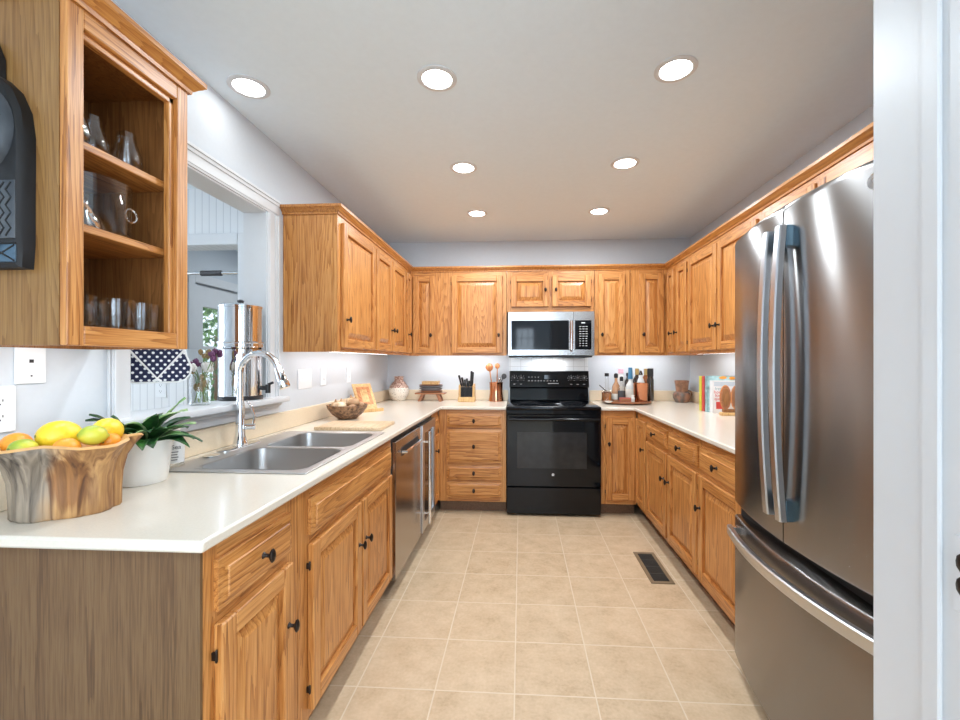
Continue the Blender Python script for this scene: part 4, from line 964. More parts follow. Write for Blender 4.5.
for q, mt in ((0, petal_p), (1, petal_w), (2, petal_b)):
    mb = MB()
    for k, t_ in enumerate(tips):
        if k % 3 == q:
            for j in range(7):
                mb.ball((t_[0] + random.uniform(-.014, .014), t_[1] + random.uniform(-.014, .014), t_[2] + random.uniform(-.016, .008)), .012, 1, 0, (1, .6, 1.1), .15)
    if q == 2:
        for j in range(8): mb.ball((vx + random.uniform(-.018, .018), vy + random.uniform(-.018, .018), SILL + random.uniform(.04, .13)), .014, 1, 0, (.6, 1, 1.3), .2)
    mb.build('blossoms', mt, o)
# polka dot bag hung in the opening
bx, by, bz = -1.372, 1.555, 1.192
o = thing('hanging_bag', 'navy polka dot bag with pointed flap and white piping hung in the opening', 'bag', (bx, by, bz), R(42))
def bagring(s, y):  # outline in local xz
    out = [(-.062, 0), (.062, 0), (.085, .008), (.100, .028), (.104, .055), (.078, .130), (.070, .160), (-.070, .160), (-.078, .130), (-.104, .055), (-.100, .028), (-.085, .008)]
    return [(x * s, y, .08 + (z - .08) * s) for x, z in out]
mb = MB(); mb.rings([bagring(.93, .028), bagring(1.0, .018), bagring(1.0, -.018), bagring(.93, -.028)]); mb.build('body', polka_m, o, local=True)
mb = MB(); fl_ = [(-.070, .158), (-.080, .118), (0, .014), (.080, .118), (.070, .158)]
mb.rings([[(x, -.0285, z) for x, z in fl_], [(x, -.032, z) for x, z in fl_]]); mb.build('flap', polka_m, o, local=True, smooth=False)
pip = plain('white_piping', (.85, .84, .82), .6)
mb = MB(); mb.tube([(x, -.032, z) for x, z in fl_], .0042, 8)
ring = bagring(1.005, -.019); mb.tube(ring + [ring[0]], .004, 8); mb.tube([(-.012, -.033, .003), (0, -.034, .012), (.012, -.033, .003)], .005, 8); mb.build('piping', pip, o, local=True)
mb = MB(); mb.tube([(-.06, 0, .155), (-.02, 0, .5), (0, 0, .8475)], .003, 6); mb.tube([(.06, 0, .155), (.02, 0, .5), (0, 0, .8475)], .003, 6); mb.build('strap', pip, o, local=True)

# ------------------------------------------------------------------ wall plates
pf = lambda a, b, c: (XL + c, a, b)
plate('wall_outlet', 'white duplex outlet plate cut by the left edge, behind the root bowl', 'outlet', pf, 1.010, 1.148, .075, .118, 'outlet')
plate('wall_plate', 'white phone jack plate under the near open-shelf cabinet', 'wall plate', pf, 1.082, 1.262, .074, .104, 'jack')
plate('light_switch', 'white triple switch plate, leftmost above the bread bowl', 'switch', pf, 2.560, 1.163, .165, .118, 'switch')
plate('wall_outlet', 'white outlet between the triple switch and the corner, nearer one', 'outlet', pf, 2.808, 1.168, .075, .118, 'outlet')
plate('wall_outlet', 'white outlet on the left wall above the wooden book stand, farther one', 'outlet', pf, 3.232, 1.168, .075, .118, 'outlet')

# ------------------------------------------------------------------ mask on the near cabinet
mx, my = -1.176, NY0
o = thing('wall_mask', 'dark carved wooden face mask hung on the near cabinet end panel', 'mask', (mx, my, 1.474))
pm = lambda p, h: (p[0], p[1] if False else h, p[1])
def sym(L_): return L_ + [(2 * mx - x, z) for x, z in reversed(L_)]
outl = sym([(mx, 1.474), (mx + .094, 1.474), (mx + .098, 1.53), (mx + .098, 1.62), (mx + .099, 1.70), (mx + .099, 1.765), (mx + .091, 1.82), (mx + .070, 1.865), (mx + .040, 1.893), (mx, 1.902)])[:-1]
mb = MB(); mb.rings([[(x, my - .0005, z) for x, z in outl], [(x, my - .024, z) for x, z in outl], [(mx + (x - mx) * .93, my - .034, 1.69 + (z - 1.69) * .965) for x, z in outl]]); mb.build('backing', mask_m, o)
mb = MB(); mb.rings([[(mx + (x - mx), my - .003, z) for x, z in q] for q in ([(mx - .020, 1.88), (mx + .030, 1.88), (mx + .030, 1.94), (mx + .012, 1.985), (mx - .01, 1.985)],)] + [[(x, my - .028, z) for x, z in [(mx - .020, 1.88), (mx + .030, 1.88), (mx + .030, 1.94), (mx + .012, 1.985), (mx - .01, 1.985)]]]); mb.build('crest', mask_m, o)
mb = MB(); rs = []
for sc, dpt in ((1, .030), (.97, .040), (.85, .050), (.6, .060), (.25, .065)):
    rs.append([(mx + .089 * sc * math.cos(2 * math.pi * k / 32), my - dpt, 1.775 + (.098 if math.sin(2 * math.pi * k / 32) > 0 else .105) * sc * math.sin(2 * math.pi * k / 32)) for k in range(32)])
mb.rings(rs); fc = mb.build('face', maskface_m, o)
mb = MB()
for s in (-1, 1):
    mb.ball((mx + s * .048, my - .0585, 1.783), 1, 2, 0, (.028, .006, .006), rot=None)
    mb.tube([(mx + s * .014, my - .0645, 1.812), (mx + s * .045, my - .061, 1.809), (mx + s * .074, my - .046, 1.792)], .0035, 6)
mb.tube([(mx - .02, my - .060, 1.718), (mx, my - .062, 1.716), (mx + .02, my - .060, 1.718)], .005, 6); mb.build('eye_carving', mask_m, fc)
mb = MB(); mb.hexa([(mx - .016, my - .058, 1.735), (mx + .016, my - .058, 1.735), (mx + .014, my - .05, 1.735), (mx - .014, my - .05, 1.735), (mx - .005, my - .066, 1.80), (mx + .005, my - .066, 1.80), (mx + .005, my - .05, 1.80), (mx - .005, my - .05, 1.80)])
mb.hexa([(mx - .016, my - .078, 1.738), (mx + .016, my - .078, 1.738), (mx + .016, my - .055, 1.735), (mx - .016, my - .055, 1.735), (mx - .004, my - .066, 1.80), (mx + .004, my - .066, 1.80), (mx + .004, my - .05, 1.80), (mx - .004, my - .05, 1.80)]); mb.build('nose', maskface_m, fc, bevel=.003)
mb = MB(); mb.box(mx - .092, mx + .092, my - .0365, my - .033, 1.535, 1.660, 0, .001); mb.box(mx - .0935, mx + .0935, my - .0365, my - .033, 1.484, 1.522, 1, .001); bp_ = mb.build('carved_panel', [maskface_m, maskblue_m], o)
mb = MB()
for x in (-.078, -.062, -.045, .045, .062, .078):
    mb.tube([(mx + x + (.006 if k % 2 else -.006), my - .037, 1.540 + .0165 * k) for k in range(8)], .0018, 5)
for x in (-.062, 0, .062):
    mb.tube([(mx + x - .030, my - .037, 1.486), (mx + x + .030, my - .037, 1.520)], .0018, 5); mb.tube([(mx + x + .030, my - .037, 1.486), (mx + x - .030, my - .037, 1.520)], .0018, 5)
mb.tube([(mx - .094, my - .036, 1.524), (mx + .094, my - .036, 1.524)], .0022, 5); mb.build('zigzag_carving', gap_m, bp_)

# ------------------------------------------------------------------ glassware in the near cabinet
def lathe_glass(name, label, cat, x, y, z, prof, group, mat=None):
    o = tag(bpy.data.objects.new(name, None), label, cat, group); COL.objects.link(o); o.location = (x, y, z); o.empty_display_size = .03
    mb = MB(); mb.lathe([(r, h + .0005) for r, h in prof], (0, 0, 0), 24); mb.build('bowl', mat or glass_m, o, local=True)
    return o
snif = [(.002, .0), (.026, .0), (.032, .010), (.038, .030), (.036, .050), (.024, .085), (.021, .110), (.0185, .110), (.022, .085), (.034, .050), (.036, .030), (.029, .011), (.004, .006)]
for k, (x, y, l) in enumerate(((-1.10, 1.145, 'tulip-shaped glass carafe on the top shelf, farthest right'), (-1.115, 1.058, 'tulip-shaped glass carafe, middle of the top shelf'), (-1.09, .985, 'tulip-shaped glass carafe on the top shelf, half hidden by the front stile'))):
    lathe_glass('glass_carafe', l, 'carafe', x, y, SH[1], snif, 'glass carafes on the top shelf')
tumb = [(.002, 0), (.036, 0), (.040, .010), (.042, .085), (.0395, .085), (.037, .014), (.004, .010)]
for x, y, l in ((-1.075, 1.165, 'short clear tumbler on the bottom shelf, farthest right'), (-1.065, 1.078, 'short clear tumbler, middle of the bottom shelf'), (-1.085, .992, 'short clear tumbler on the bottom shelf by the front stile'), (-1.18, 1.12, 'short clear tumbler at the back of the bottom shelf')):
    lathe_glass('glass_tumbler', l, 'glass', x, y, z0 + .040, tumb, 'tumblers on the bottom shelf')
# ice bucket with a scoop
bxk, byk = -1.145, 1.065
o = thing('ice_bucket', 'wide clear glass ice bucket on the middle shelf', 'bucket', (bxk, byk, SH[0]))
mb = MB(); b0 = SH[0] + .0005; mb.lathe([(.002, b0), (.095, b0), (.100, b0 + .006), (.102, b0 + .140), (.099, b0 + .140), (.096, b0 + .012), (.004, b0 + .010)], (bxk, byk, 0), 36); mb.build('bowl', glass_m, o)
mb = MB(); q = [(bxk + .101, byk + .058 + .018 * math.cos(R(a)), SH[0] + .070 + .018 * math.sin(R(a))) for a in range(0, 361, 30)]; mb.tube([(p[0] - .022, p[1], p[2]) for p in q], .003, 8); mb.build('ring_handle', chrome_m, o)
o = thing('ice_scoop', 'steel serving spoon leaning inside the glass ice bucket', 'spoon', (bxk, byk, SH[0]))
mb = MB(); mb.tube([(bxk + .03, byk - .062, SH[0] + .150), (bxk + .02, byk - .02, SH[0] + .085), (bxk + .02, byk, SH[0] + .06)], [.005, .006, .008], 8)
mb.tube([(bxk + .02, byk - .005, SH[0] + .068), (bxk + .02, byk + .01, SH[0] + .045), (bxk + .02, byk + .035, SH[0] + .018), (bxk + .02, byk + .04, SH[0] + .013)], [.009, .022, .016, .003], 12, flat=.35, up=(1, 0, 0)); mb.build('spoon', chrome_m, o)

# ------------------------------------------------------------------ root bowl with fruit
rx, ry = -1.132, 1.020
o = thing('root_bowl', 'flared bowl carved from a tree root, holding citrus on the near worktop', 'bowl', (rx, ry, CT), R(38))
def rring(sc, z, wav, n=72, inset=0.0):
    pts = []
    for k in range(n):
        a = 2 * math.pi * k / n
        lob = 1 + wav * (.5 * math.cos(3 * a + 2.2) + .45 * math.cos(5 * a - 1.1) + .30 * math.cos(9 * a + .4) + .22 * math.cos(16 * a + 2))
        fl = 1 + .15 * wav * math.cos(2 * a)
        ax, ay = (.100 * sc - inset), (.080 * sc - inset)
        zz_ = z + (wav * .035 * math.cos(4 * a + 1.0) + wav * .02 * math.cos(2 * a) if z > .1 else 0)
        pts.append((ax * lob * fl * math.cos(a), ay * lob * math.sin(a), zz_))
    return pts
mb = MB()
mb.rings([rring(.95, .0005, .09), rring(.98, .006, .10), rring(.98, .05, .11), rring(1.0, .09, .12), rring(1.08, .125, .13), rring(1.22, .150, .13), rring(1.38, .172, .15)], cap1=False)
mb.rings([rring(1.38, .172, .15), rring(1.37, .178, .15, inset=.004), rring(1.35, .174, .15, inset=.010)], 1, False, False)
mb.rings([rring(1.35, .174, .15, inset=.010), rring(1.10, .140, .12, inset=.010), rring(.95, .10, .08, inset=.012), rring(.8, .085, .05)], 1, False, True)
bmesh.ops.remove_doubles(mb.bm, verts=mb.bm.verts, dist=.0001)
mb.build('bowl', [root_m, rootcut_m], o, local=True, angle=60)
def fruit(name, label, cat, x, y, z, r, s, mat, rz, group='citrus in the root bowl', tip=True):
    o = tag(bpy.data.objects.new(name, None), label, cat, group); COL.objects.link(o); o.location = (x, y, z); o.rotation_euler = (0, R(8), rz)
    mb = MB(); prof = []
    for k in range(13):
        t = math.pi * k / 12; rad = r * math.sin(t); hh = -r * s * math.cos(t)
        if tip and k == 12: hh += r * .12
        prof.append((max(rad, .002), hh))
    mb.lathe(prof, (0, 0, 0), 24, 0, 'X'); mb.build('peel', mat, o, local=True)
    mb = MB(); mb.lathe([(.004, 0), (.003, .002)], (-r * s - .0005, 0, 0), 8, 0, 'X'); mb.build('stem_button', stem_m, o, local=True)
    return o
fz = CT + .085
def FV(u, w): # local bowl axes to world
    c_, s_ = math.cos(R(38)), math.sin(R(38)); return rx + u * c_ - w * s_, ry + u * s_ + w * c_
FR_ = [('lemon', 'large yellow lemon at the left on top of the root bowl', 'lemon', -.018, .004, .134, .039, 1.15, lemon_m, .6),
       ('lemon', 'large yellow lemon at the back right of the root bowl', 'lemon', .066, .050, .134, .034, 1.12, lemon_m, 1.4),
       ('lime', 'yellow-green lime in front of the right-hand lemon', 'lime', .050, -.040, .136, .025, 1.15, lime_m, .3),
       ('orange', 'orange showing between the two lemons at the front rim', 'orange', .006, -.064, .110, .027, 1.0, orange_m, 2.0),
       ('orange', 'orange at the far left inside the root bowl', 'orange', -.096, .018, .118, .030, 1.0, orange_m, .2),
       ('lime', 'green lime low at the left front rim', 'lime', -.070, -.046, .116, .024, 1.15, lime_m, .9),
       ('orange', 'orange at the right end of the root bowl', 'orange', .078, -.006, .112, .023, 1.0, orange_m, 1.1)]
for n_, l_, c_, u_, w_, h_, r__, s_, m_, z_ in FR_:
    x_, y_ = FV(u_, w_); fruit(n_, l_, c_, x_, y_, CT + h_ + .055, r__, s_, m_, z_ + .6, tip=n_ != 'orange')

# ------------------------------------------------------------------ potted plant and jar
px, py = -1.182, 1.283
o = thing('potted_plant', 'dark green leafy plant in a white pot behind the root bowl', 'plant', (px, py, CT))
mb = MB(); mb.lathe([(.064, .0005), (.066, .003), (.079, .128), (.0795, .132), (.076, .132), (.073, .120), (.072, .10)], (0, 0, 0), 40); mb.build('pot', white_m, o, local=True)
mb = MB(); mb.lathe([(.073, .095), (.073, .108), (.03, .112)], (0, 0, 0), 24); mb.build('soil', plain('potting_soil', (.03, .02, .014), .9, noise=.4, nscale=90, bump=.6), o, local=True)
mb = MB()
def leaf(mb, base, az, elev, L_, wd, curl, mi_mid=0):
    n = 9; pts = []
    d = Vector((math.cos(az), math.sin(az), 0)); sd = Vector((-d.y, d.x, 0)); p = Vector(base); e = elev
    rows = []
    for k in range(n + 1):
        t = k / n
        w = wd * (math.sin(math.pi * min(1, t * .93 + .04)) ** .75) * (1.0 if t < .55 else 1 - (t - .55) * .75)
        if k == n: w = .0012
        nrm = Vector((-d.x * math.sin(e), -d.y * math.sin(e), math.cos(e)))
        wave = .004 * math.sin(t * 9 + az * 3)
        rows.append([p + sd * (-w) + nrm * (.30 * w + wave), p + sd * (-w * .72) + nrm * .16 * w, p - nrm * .0, p + sd * (w * .72) + nrm * .16 * w, p + sd * w + nrm * (.30 * w - wave)])
        p = p + (d * math.cos(e) + Vector((0, 0, 1)) * math.sin(e)) * (L_ / n); e -= curl / n
    V = [[mb.bm.verts.new(q) for q in r_] for r_ in rows]
    for a, b in zip(V, V[1:]):
        for i in range(4):
            f = mb.bm.faces.new([a[i], a[i + 1], b[i + 1], b[i]]); f.material_index = 1 if i in (0, 3) and mi_mid else 0
random.seed(11)
specs = []
for k in range(36):
    az = k * 2.399 + random.uniform(-.25, .25); ring_ = k / 36
    el = 1.38 - .85 * ring_ + random.uniform(-.12, .12)
    specs.append((az, el, random.uniform(.125, .155) + .01 * ring_, random.uniform(.021, .028), random.uniform(.8, 1.6)))
specs += [(R(200), 1.25, .15, .024, .7), (R(235), 1.2, .155, .025, .8), (R(270), 1.15, .145, .024, .9), (R(300), 1.1, .155, .026, 1.0), (R(330), 1.2, .15, .025, .8), (R(220), 1.35, .16, .022, .5), (R(40), 1.25, .175, .020, .5), (R(225), .75, .155, .022, 1.1), (R(245), .9, .15, .024, 1.0), (R(210), 1.0, .15, .022, .9), (R(262), .55, .13, .022, .8)]
for i, (az, el, L_, wd, cu) in enumerate(specs):
    if math.cos(az) < -.75: L_ *= .72
    leaf(mb, (math.cos(az) * .022, math.sin(az) * .022, .108), az, el, L_, wd, cu, 1 if i % 3 == 0 else 0)
fo = mb.build('foliage', [leaf_m, leaf_pale_m], o, local=True, angle=80); sdm = fo.modifiers.new('solid', 'SOLIDIFY'); sdm.thickness = .0012
jx, jy = -1.222, 1.452
o = thing('soap_bottle', 'clear jar with a white printed label, between the plant and the sink', 'bottle', (jx, jy, CT), R(42))
mb = MB(); mb.lathe([(.002, .0005), (.030, .0005), (.034, .004), (.034, .108), (.030, .122), (.022, .128), (.022, .134), (.019, .134), (.019, .127), (.028, .12), (.0315, .107), (.0315, .008), (.004, .006)], (0, 0, 0), 32); mb.build('jar', glass_m, o, local=True)
mb = MB(); mb.lathe([(.0235, .1345), (.0235, .146), (.010, .147)], (0, 0, 0), 24); mb.build('cap', white_m, o, local=True)
mb = MB(); rg = lambda r, z: [(r * math.sin(R(a)), -r * math.cos(R(a)), z) for a in range(-75, 76, 10)]
mb.rings([rg(.0345, .022), rg(.0345, .100)], closed=False); lb = mb.build('label', plain('paper_label', (.80, .79, .76), .6), o, local=True)
t_ = text_mesh('label_lettering', 'Sea', .020, (0, 0, 0), (R(90), 0, 0), dgrey_m, o); t_.location = (.008, -.0352, .078)
mb = MB()
for k in range(4): mb.box(-.006, .014 - .003 * (k % 2), -.0352, -.0338, .060 - k * .009, .0625 - k * .009)
mb.build('label_print', dgrey_m, o, local=True, smooth=False)

# ------------------------------------------------------------------ cutting board, bowl of onions, stand
o = thing('cutting_board', 'pale rectangular wooden cutting board on the worktop behind the sink', 'cutting board', (-.94, 2.42, CT))
mb = MB(); mb.box(-1.125, -.752, 2.292, 2.548, CT + .0005, CT + .019, 0, .004, 2); mb.build('board', lightwood, o)
mb = MB(); mb.box(-1.10, -.777, 2.306, 2.309, CT + .0188, CT + .0194); mb.box(-1.10, -.777, 2.531, 2.534, CT + .0188, CT + .0194); mb.build('juice_groove', honeywood, o, smooth=False)
ox, oy = -1.135, 2.775
o = thing('serving_bowl', 'brown carved bowl of onions and potatoes behind the cutting board', 'bowl', (ox, oy, CT))
bw = [(.002, .0005), (.055, .0005), (.060, .004), (.095, .032), (.122, .070), (.130, .092), (.125, .093), (.115, .068), (.088, .036), (.055, .014), (.004, .012)]
mb = MB(); mb.lathe(bw, (0, 0, 0), 40); mb.build('bowl', wovenbowl_m, o, local=True)
for k, (n_, l_, dx_, dy_, dz_, r__, sx_, mt_) in enumerate((('onion', 'pale onion at the front left of the brown bowl', -.02, -.055, .085, .036, 1.0, onion_m), ('onion', 'tan onion at the left edge of the brown bowl', -.075, -.01, .078, .034, 1.0, onion_m),
        ('potato', 'large brown potato heaped in the middle of the brown bowl', .045, -.005, .108, .031, 1.45, potato_m), ('potato', 'brown potato at the right edge of the brown bowl', .070, .050, .082, .026, 1.3, potato_m),
        ('onion', 'dark-topped onion at the back of the brown bowl', .0, .065, .100, .036, 1.0, onion_m), ('potato', 'small potato low at the front right of the brown bowl', .058, -.062, .078, .024, 1.2, potato_m))):
    q = tag(bpy.data.objects.new(n_, None), l_, n_, 'onions and potatoes in the bowl'); COL.objects.link(q); q.location = (ox + dx_, oy + dy_, CT + dz_); q.rotation_euler = (0, 0, k * .7)
    mb = MB(); mb.ball((0, 0, 0), r__, 3, 0, (sx_, 1, .92), .012); mb.build('skin', mt_, q, local=True)
    if n_ == 'onion':
        mb = MB(); mb.tube([(0, 0, r__ * .86), (0, .001, r__ * 1.1), (.002, .002, r__ * 1.45)], [.010, .006, .003], 8); mb.build('stalk', potato_m, q, local=True)
sx_, sy_ = -1.125, 3.19
o = thing('recipe_stand', 'slanted wooden recipe stand against the left backsplash', 'book stand', (sx_, sy_, CT), R(50))
mb = MB()
A = [-.075, -.060, .060, .075]; B = [.0, .05, .19, .205]
tl = lambda a, b, c: (a, .03 + b * .50 + c * .86, .014 + b * .86 - c * .5)
mb.grid_slab([-.078, .078], [0, .22], lambda i, j: True, 0, .010, tl); mb.build('back_board', honeywood, o, local=True, smooth=False, bevel=.002)
mb = MB(); mb.box(-.085, .085, -.045, .06, .0005, .013, 0, .002); mb.box(-.085, .085, -.045, -.036, .013, .024, 0, .002); mb.build('ledge', honeywood, o, local=True)
mb = MB(); mb.grid_slab([-.055, -.03, .03, .055], [.04, .06, .17, .19], lambda i, j: not (i == 1 and j == 1), -.002, .0, tl); mb.build('carved_border', spoonwood, o, local=True, smooth=False)
mb = MB(); mb.hexa([(-.02, .055, .0005), (.02, .055, .0005), (.02, .165, .0005), (-.02, .165, .0005), (-.02, .055, .012), (.02, .055, .012), (.02, .155, .15), (-.02, .155, .15)]); mb.build('prop', honeywood, o, local=True, smooth=False)

# ------------------------------------------------------------------ objects on the back worktop
def vmat():
    m, nt, b = new_mat('banded_vase_glaze'); N = nt.nodes.new; L = nt.links.new
    tc = N('ShaderNodeTexCoord'); sp = N('ShaderNodeSeparateXYZ'); L(tc.outputs['Object'], sp.inputs[0])
    vo = N('ShaderNodeTexVoronoi'); vo.inputs['Scale'].default_value = 75; L(tc.outputs['Object'], vo.inputs['Vector'])
    up = N('ShaderNodeMath'); up.operation = 'GREATER_THAN'; up.inputs[1].default_value = .125; L(sp.outputs['Z'], up.inputs[0])
    ra_ = N('ShaderNodeValToRGB'); ra_.color_ramp.elements[0].position = .35; ra_.color_ramp.elements[1].position = .6; ra_.color_ramp.elements[0].color = (.27, .12, .09, 1); ra_.color_ramp.elements[1].color = (.62, .45, .36, 1)
    rb_ = N('ShaderNodeValToRGB'); rb_.color_ramp.elements[0].position = .2; rb_.color_ramp.elements[1].position = .35; rb_.color_ramp.elements[0].color = (.35, .26, .2, 1); rb_.color_ramp.elements[1].color = (.78, .70, .60, 1)
    L(vo.outputs['Distance'], ra_.inputs[0]); L(vo.outputs['Distance'], rb_.inputs[0])
    mx_ = N('ShaderNodeMix'); mx_.data_type = 'RGBA'; L(up.outputs[0], mx_.inputs['Factor']); L(rb_.outputs[0], mx_.inputs['A']); L(ra_.outputs[0], mx_.inputs['B'])
    L(mx_.outputs['Result'], b.inputs['Base Color']); b.inputs['Roughness'].default_value = .55; return m
o = thing('vase', 'round clay vase, brown patterned above and dotted white below, in the left corner', 'vase', (-1.165, 4.085, CT))
mb = MB(); mb.lathe([(.002, .0005), (.052, .0005), (.060, .006), (.088, .055), (.096, .095), (.090, .130), (.062, .170), (.042, .188), (.042, .224), (.046, .232), (.040, .232), (.036, .19), (.004, .17)], (0, 0, 0), 40); mb.build('body', vmat(), o, local=True)

sxx, syy = -.850, 4.060
o = thing('display_stool', 'small rustic wooden stool carrying stacked dishes in the back corner', 'stool', (sxx, syy, CT))
mb = MB(); mb.box(-.142, .142, -.060, .060, .066, .082, 0, .004); mb.build('seat', redwood, o, local=True)
for a, b in ((-1, -1), (1, -1), (-1, 1), (1, 1)):
    mb = MB(); q = .014; x0_, y0_, x1_, y1_ = a * .100, b * .042, a * .072, b * .036
    mb.hexa([(x0_ - q, y0_ - q, .0005), (x0_ + q, y0_ - q, .0005), (x0_ + q, y0_ + q, .0005), (x0_ - q, y0_ + q, .0005), (x1_ - q, y1_ - q, .066), (x1_ + q, y1_ - q, .066), (x1_ + q, y1_ + q, .066), (x1_ - q, y1_ + q, .066)]); mb.build('leg', redwood, o, local=True, smooth=False)
zs = CT + .0825
def dish(name, label, cat, r, h, mat, z, x=sxx, y=syy, sy=.62):
    o = tag(bpy.data.objects.new(name, None), label, cat, 'dishes stacked on the stool'); COL.objects.link(o); o.location = (x, y, z)
    mb = MB(); mb.lathe([(.002, .0), (r * .72, 0), (r * .95, h * .55), (r, h), (r * .96, h), (r * .7, h * .35), (.004, h * .3)], (0, 0, 0), 36, sy=sy); mb.build('body', mat, o, local=True); return o
dish('plate', 'red-brown oval plate, lowest dish on the small stool', 'plate', .112, .016, redwood, zs + .0003)
dish('bowl', 'dark grey stoneware dish, lower of two on the stool', 'bowl', .112, .024, grey_stone_m, zs + .017)
dish('bowl', 'dark grey stoneware dish, upper of two on the stool', 'bowl', .115, .022, grey_stone_m, zs + .0415)
dish('plate', 'reddish wooden plate on the grey dishes', 'plate', .115, .010, redwood, zs + .064)
o = thing('wooden_box', 'flat pale wooden block on top of the stacked dishes', 'box', (sxx, syy, zs + .0745))
mb = MB(); mb.box(-.078, .078, -.045, .045, .0, .026, 0, .004); mb.build('body', honeywood, o, local=True)
mb = MB(); mb.box(-.079, .079, -.046, .046, .0262, .031, 0, .001); mb.build('lid', honeywood, o, local=True)

kx, ky = -.502, 4.030
o = thing('knife_block', 'slotted wooden knife block full of black-handled knives', 'knife block', (kx, ky, CT))
mb = MB(); mb.box(-.078, .078, -.060, .060, .0005, .045, 0, .004); mb.build('base', honeywood, o, local=True)
mb = MB(); 
for x in (-.074, .056): mb.hexa([(x, -.05, .0455), (x + .018, -.05, .0455), (x + .018, .05, .0455), (x, .05, .0455), (x, -.035, .150), (x + .018, -.035, .150), (x + .018, .055, .165), (x, .055, .165)])
mb.box(-.056, .056, .03, .05, .0455, .155); mb.build('side_board', honeywood, o, local=True, smooth=False)
mb = MB()
for k in range(9):
    for j in range(3): mb.box(-.052 + k * .012, -.046 + k * .012, -.046 + j * .022, -.034 + j * .022, .0455, .135)
mb.build('bristle_insert', blackmatte_m, o, local=True, smooth=False)
for k, (x, y, tx, h) in enumerate(((-.045, -.02, -.030, .245), (-.028, .0, -.022, .225), (-.012, -.02, -.008, .205), (.004, .0, -.006, .215), (.018, -.025, .004, .195), (.034, .0, .008, .285), (.046, .015, .008, .275), (.036, -.028, .010, .21))):
    kn = tag(bpy.data.objects.new('knife', None), ['black-handled knife tilted at the far left of the block', 'black-handled knife second from the left in the block', 'short black-handled knife at the front left of the block', 'black-handled knife in the middle of the block', 'shortest black-handled knife at the front of the block', 'tallest black-handled knife at the right of the block', 'tall black-handled knife at the back right of the block', 'short black-handled knife at the front right of the block'][k], 'knife', 'knives in the block')
    COL.objects.link(kn); kn.location = (kx + x, ky + y, CT + .136)
    b_ = Vector((0, 0, 0)); t2 = Vector((tx, .01, h - .136))
    mb = MB(); mb.tube([b_ + t2 * .05, b_ + t2 * .2, b_ + t2 * .55, b_ + t2 * .95, t2], [.006, .0085, .0075, .009, .007], 10, flat=1.25); mb.build('handle', blackmatte_m, kn, local=True)
    mb = MB(); mb.tube([b_ - t2 * .0, b_ + t2 * .06], .0065, 10); mb.build('bolster', steelsmooth_m, kn, local=True)

ux, uy = -.232, 4.085
o = thing('utensil_crock', 'waisted copper crock holding cooking spoons, left of the range', 'crock', (ux, uy, CT))
mb = MB(); mb.lathe([(.002, .0005), (.068, .0005), (.070, .004), (.060, .09), (.063, .165), (.066, .178), (.062, .178), (.056, .09), (.064, .012), (.004, .010)], (0, 0, 0), 40); mb.build('body', copper_m, o, local=True)
def spoon(label, x, y, tip, headr, mat, flat=.35, name='wooden_spoon', cat='spoon'):
    o = tag(bpy.data.objects.new(name, None), label, cat, 'utensils in the copper crock'); COL.objects.link(o); o.location = (ux + x, uy + y, CT + .0125)
    t = Vector(tip); n = 4
    hl = headr * 2.1; d = t.normalized()
    mb = MB(); mb.tube([(0, 0, 0), t * .5, t - d * hl * .9], [.005, .006, .005], 8); mb.build('handle', mat, o, local=True)
    mb = MB(); mb.tube([t - d * hl, t - d * hl * .8, t - d * hl * .45, t - d * hl * .15, t], [.006, headr * .72, headr, headr * .75, headr * .2], 14, flat=flat, up=(0, 1, 0)); mb.build('head', mat, o, local=True)
    return o
spoon('broad wooden spoon, left of the pair in the copper crock', -.02, .0, (-.052, .02, .345), .038, spoonwood)
spoon('slim wooden spoon, right of the pair in the copper crock', .005, .01, (.005, .02, .345), .026, spoonwood)
spoon('dark spatula leaning right out of the copper crock', -.045, -.01, (.132, -.0, .245), .026, dgrey_m, .2, 'spatula', 'spatula')
spoon('short steel ladle in the copper crock, between spoons and spatula', -.02, -.02, (.06, -.005, .215), .016, steelsmooth_m, .5, 'ladle', 'ladle')

# ------------------------------------------------------------------ tray with bottles
tx, ty = .945, 3.965
o = thing('serving_tray', 'round wooden turntable tray of bottles right of the range', 'tray', (tx, ty, CT))
mb = MB(); mb.lathe([(.002, .0085), (.206, .0085), (.216, .012), (.220, .026), (.214, .028), (.207, .018), (.004, .017)], (0, 0, 0), 56); mb.build('plate', redwood, o, local=True)
mb = MB(); mb.lathe([(.10, .0005), (.10, .0088), (.09, .0088)], (0, 0, 0), 32); mb.build('foot', redwood, o, local=True)
TZ = CT + .0175
def bottle(name, label, cat, x, y, prof, mat, cap=None, capmat=None, lab=None, labmat=None, liquid=None, group='bottles on the tray'):
    o = tag(bpy.data.objects.new(name, None), label, cat, group); COL.objects.link(o); o.location = (x, y, TZ)
    mb = MB(); mb.lathe([(.002, .0003)] + prof, (0, 0, 0), 24); mb.build('body', mat, o, local=True)
    if liquid: mb = MB(); mb.lathe([(.002, .004)] + liquid, (0, 0, 0), 24); mb.build('contents', amber_m, o, local=True)
    if cap: mb = MB(); mb.lathe(cap, (0, 0, 0), 20); mb.build('cap', capmat, o, local=True)
    if lab: mb = MB(); mb.lathe([(lab[0], lab[1]), (lab[0] + .0005, lab[1] + .002), (lab[0] + .0005, lab[2] - .002), (lab[0], lab[2])], (0, 0, 0), 24); mb.build('label', labmat, o, local=True)
    return o
def shape(r, hs, rn, h): return [(r * .92, .0003), (r, .006), (r, hs), (r * .9, hs + .012), (rn * 1.3, hs + .035), (rn, hs + .045), (rn, h)]
pink = plain('pink_cap', (.72, .42, .50), .4); blue = plain('blue_foil', (.05, .20, .36), .35); gold = plain('gold_foil', (.5, .33, .12), .35, metal=.6)
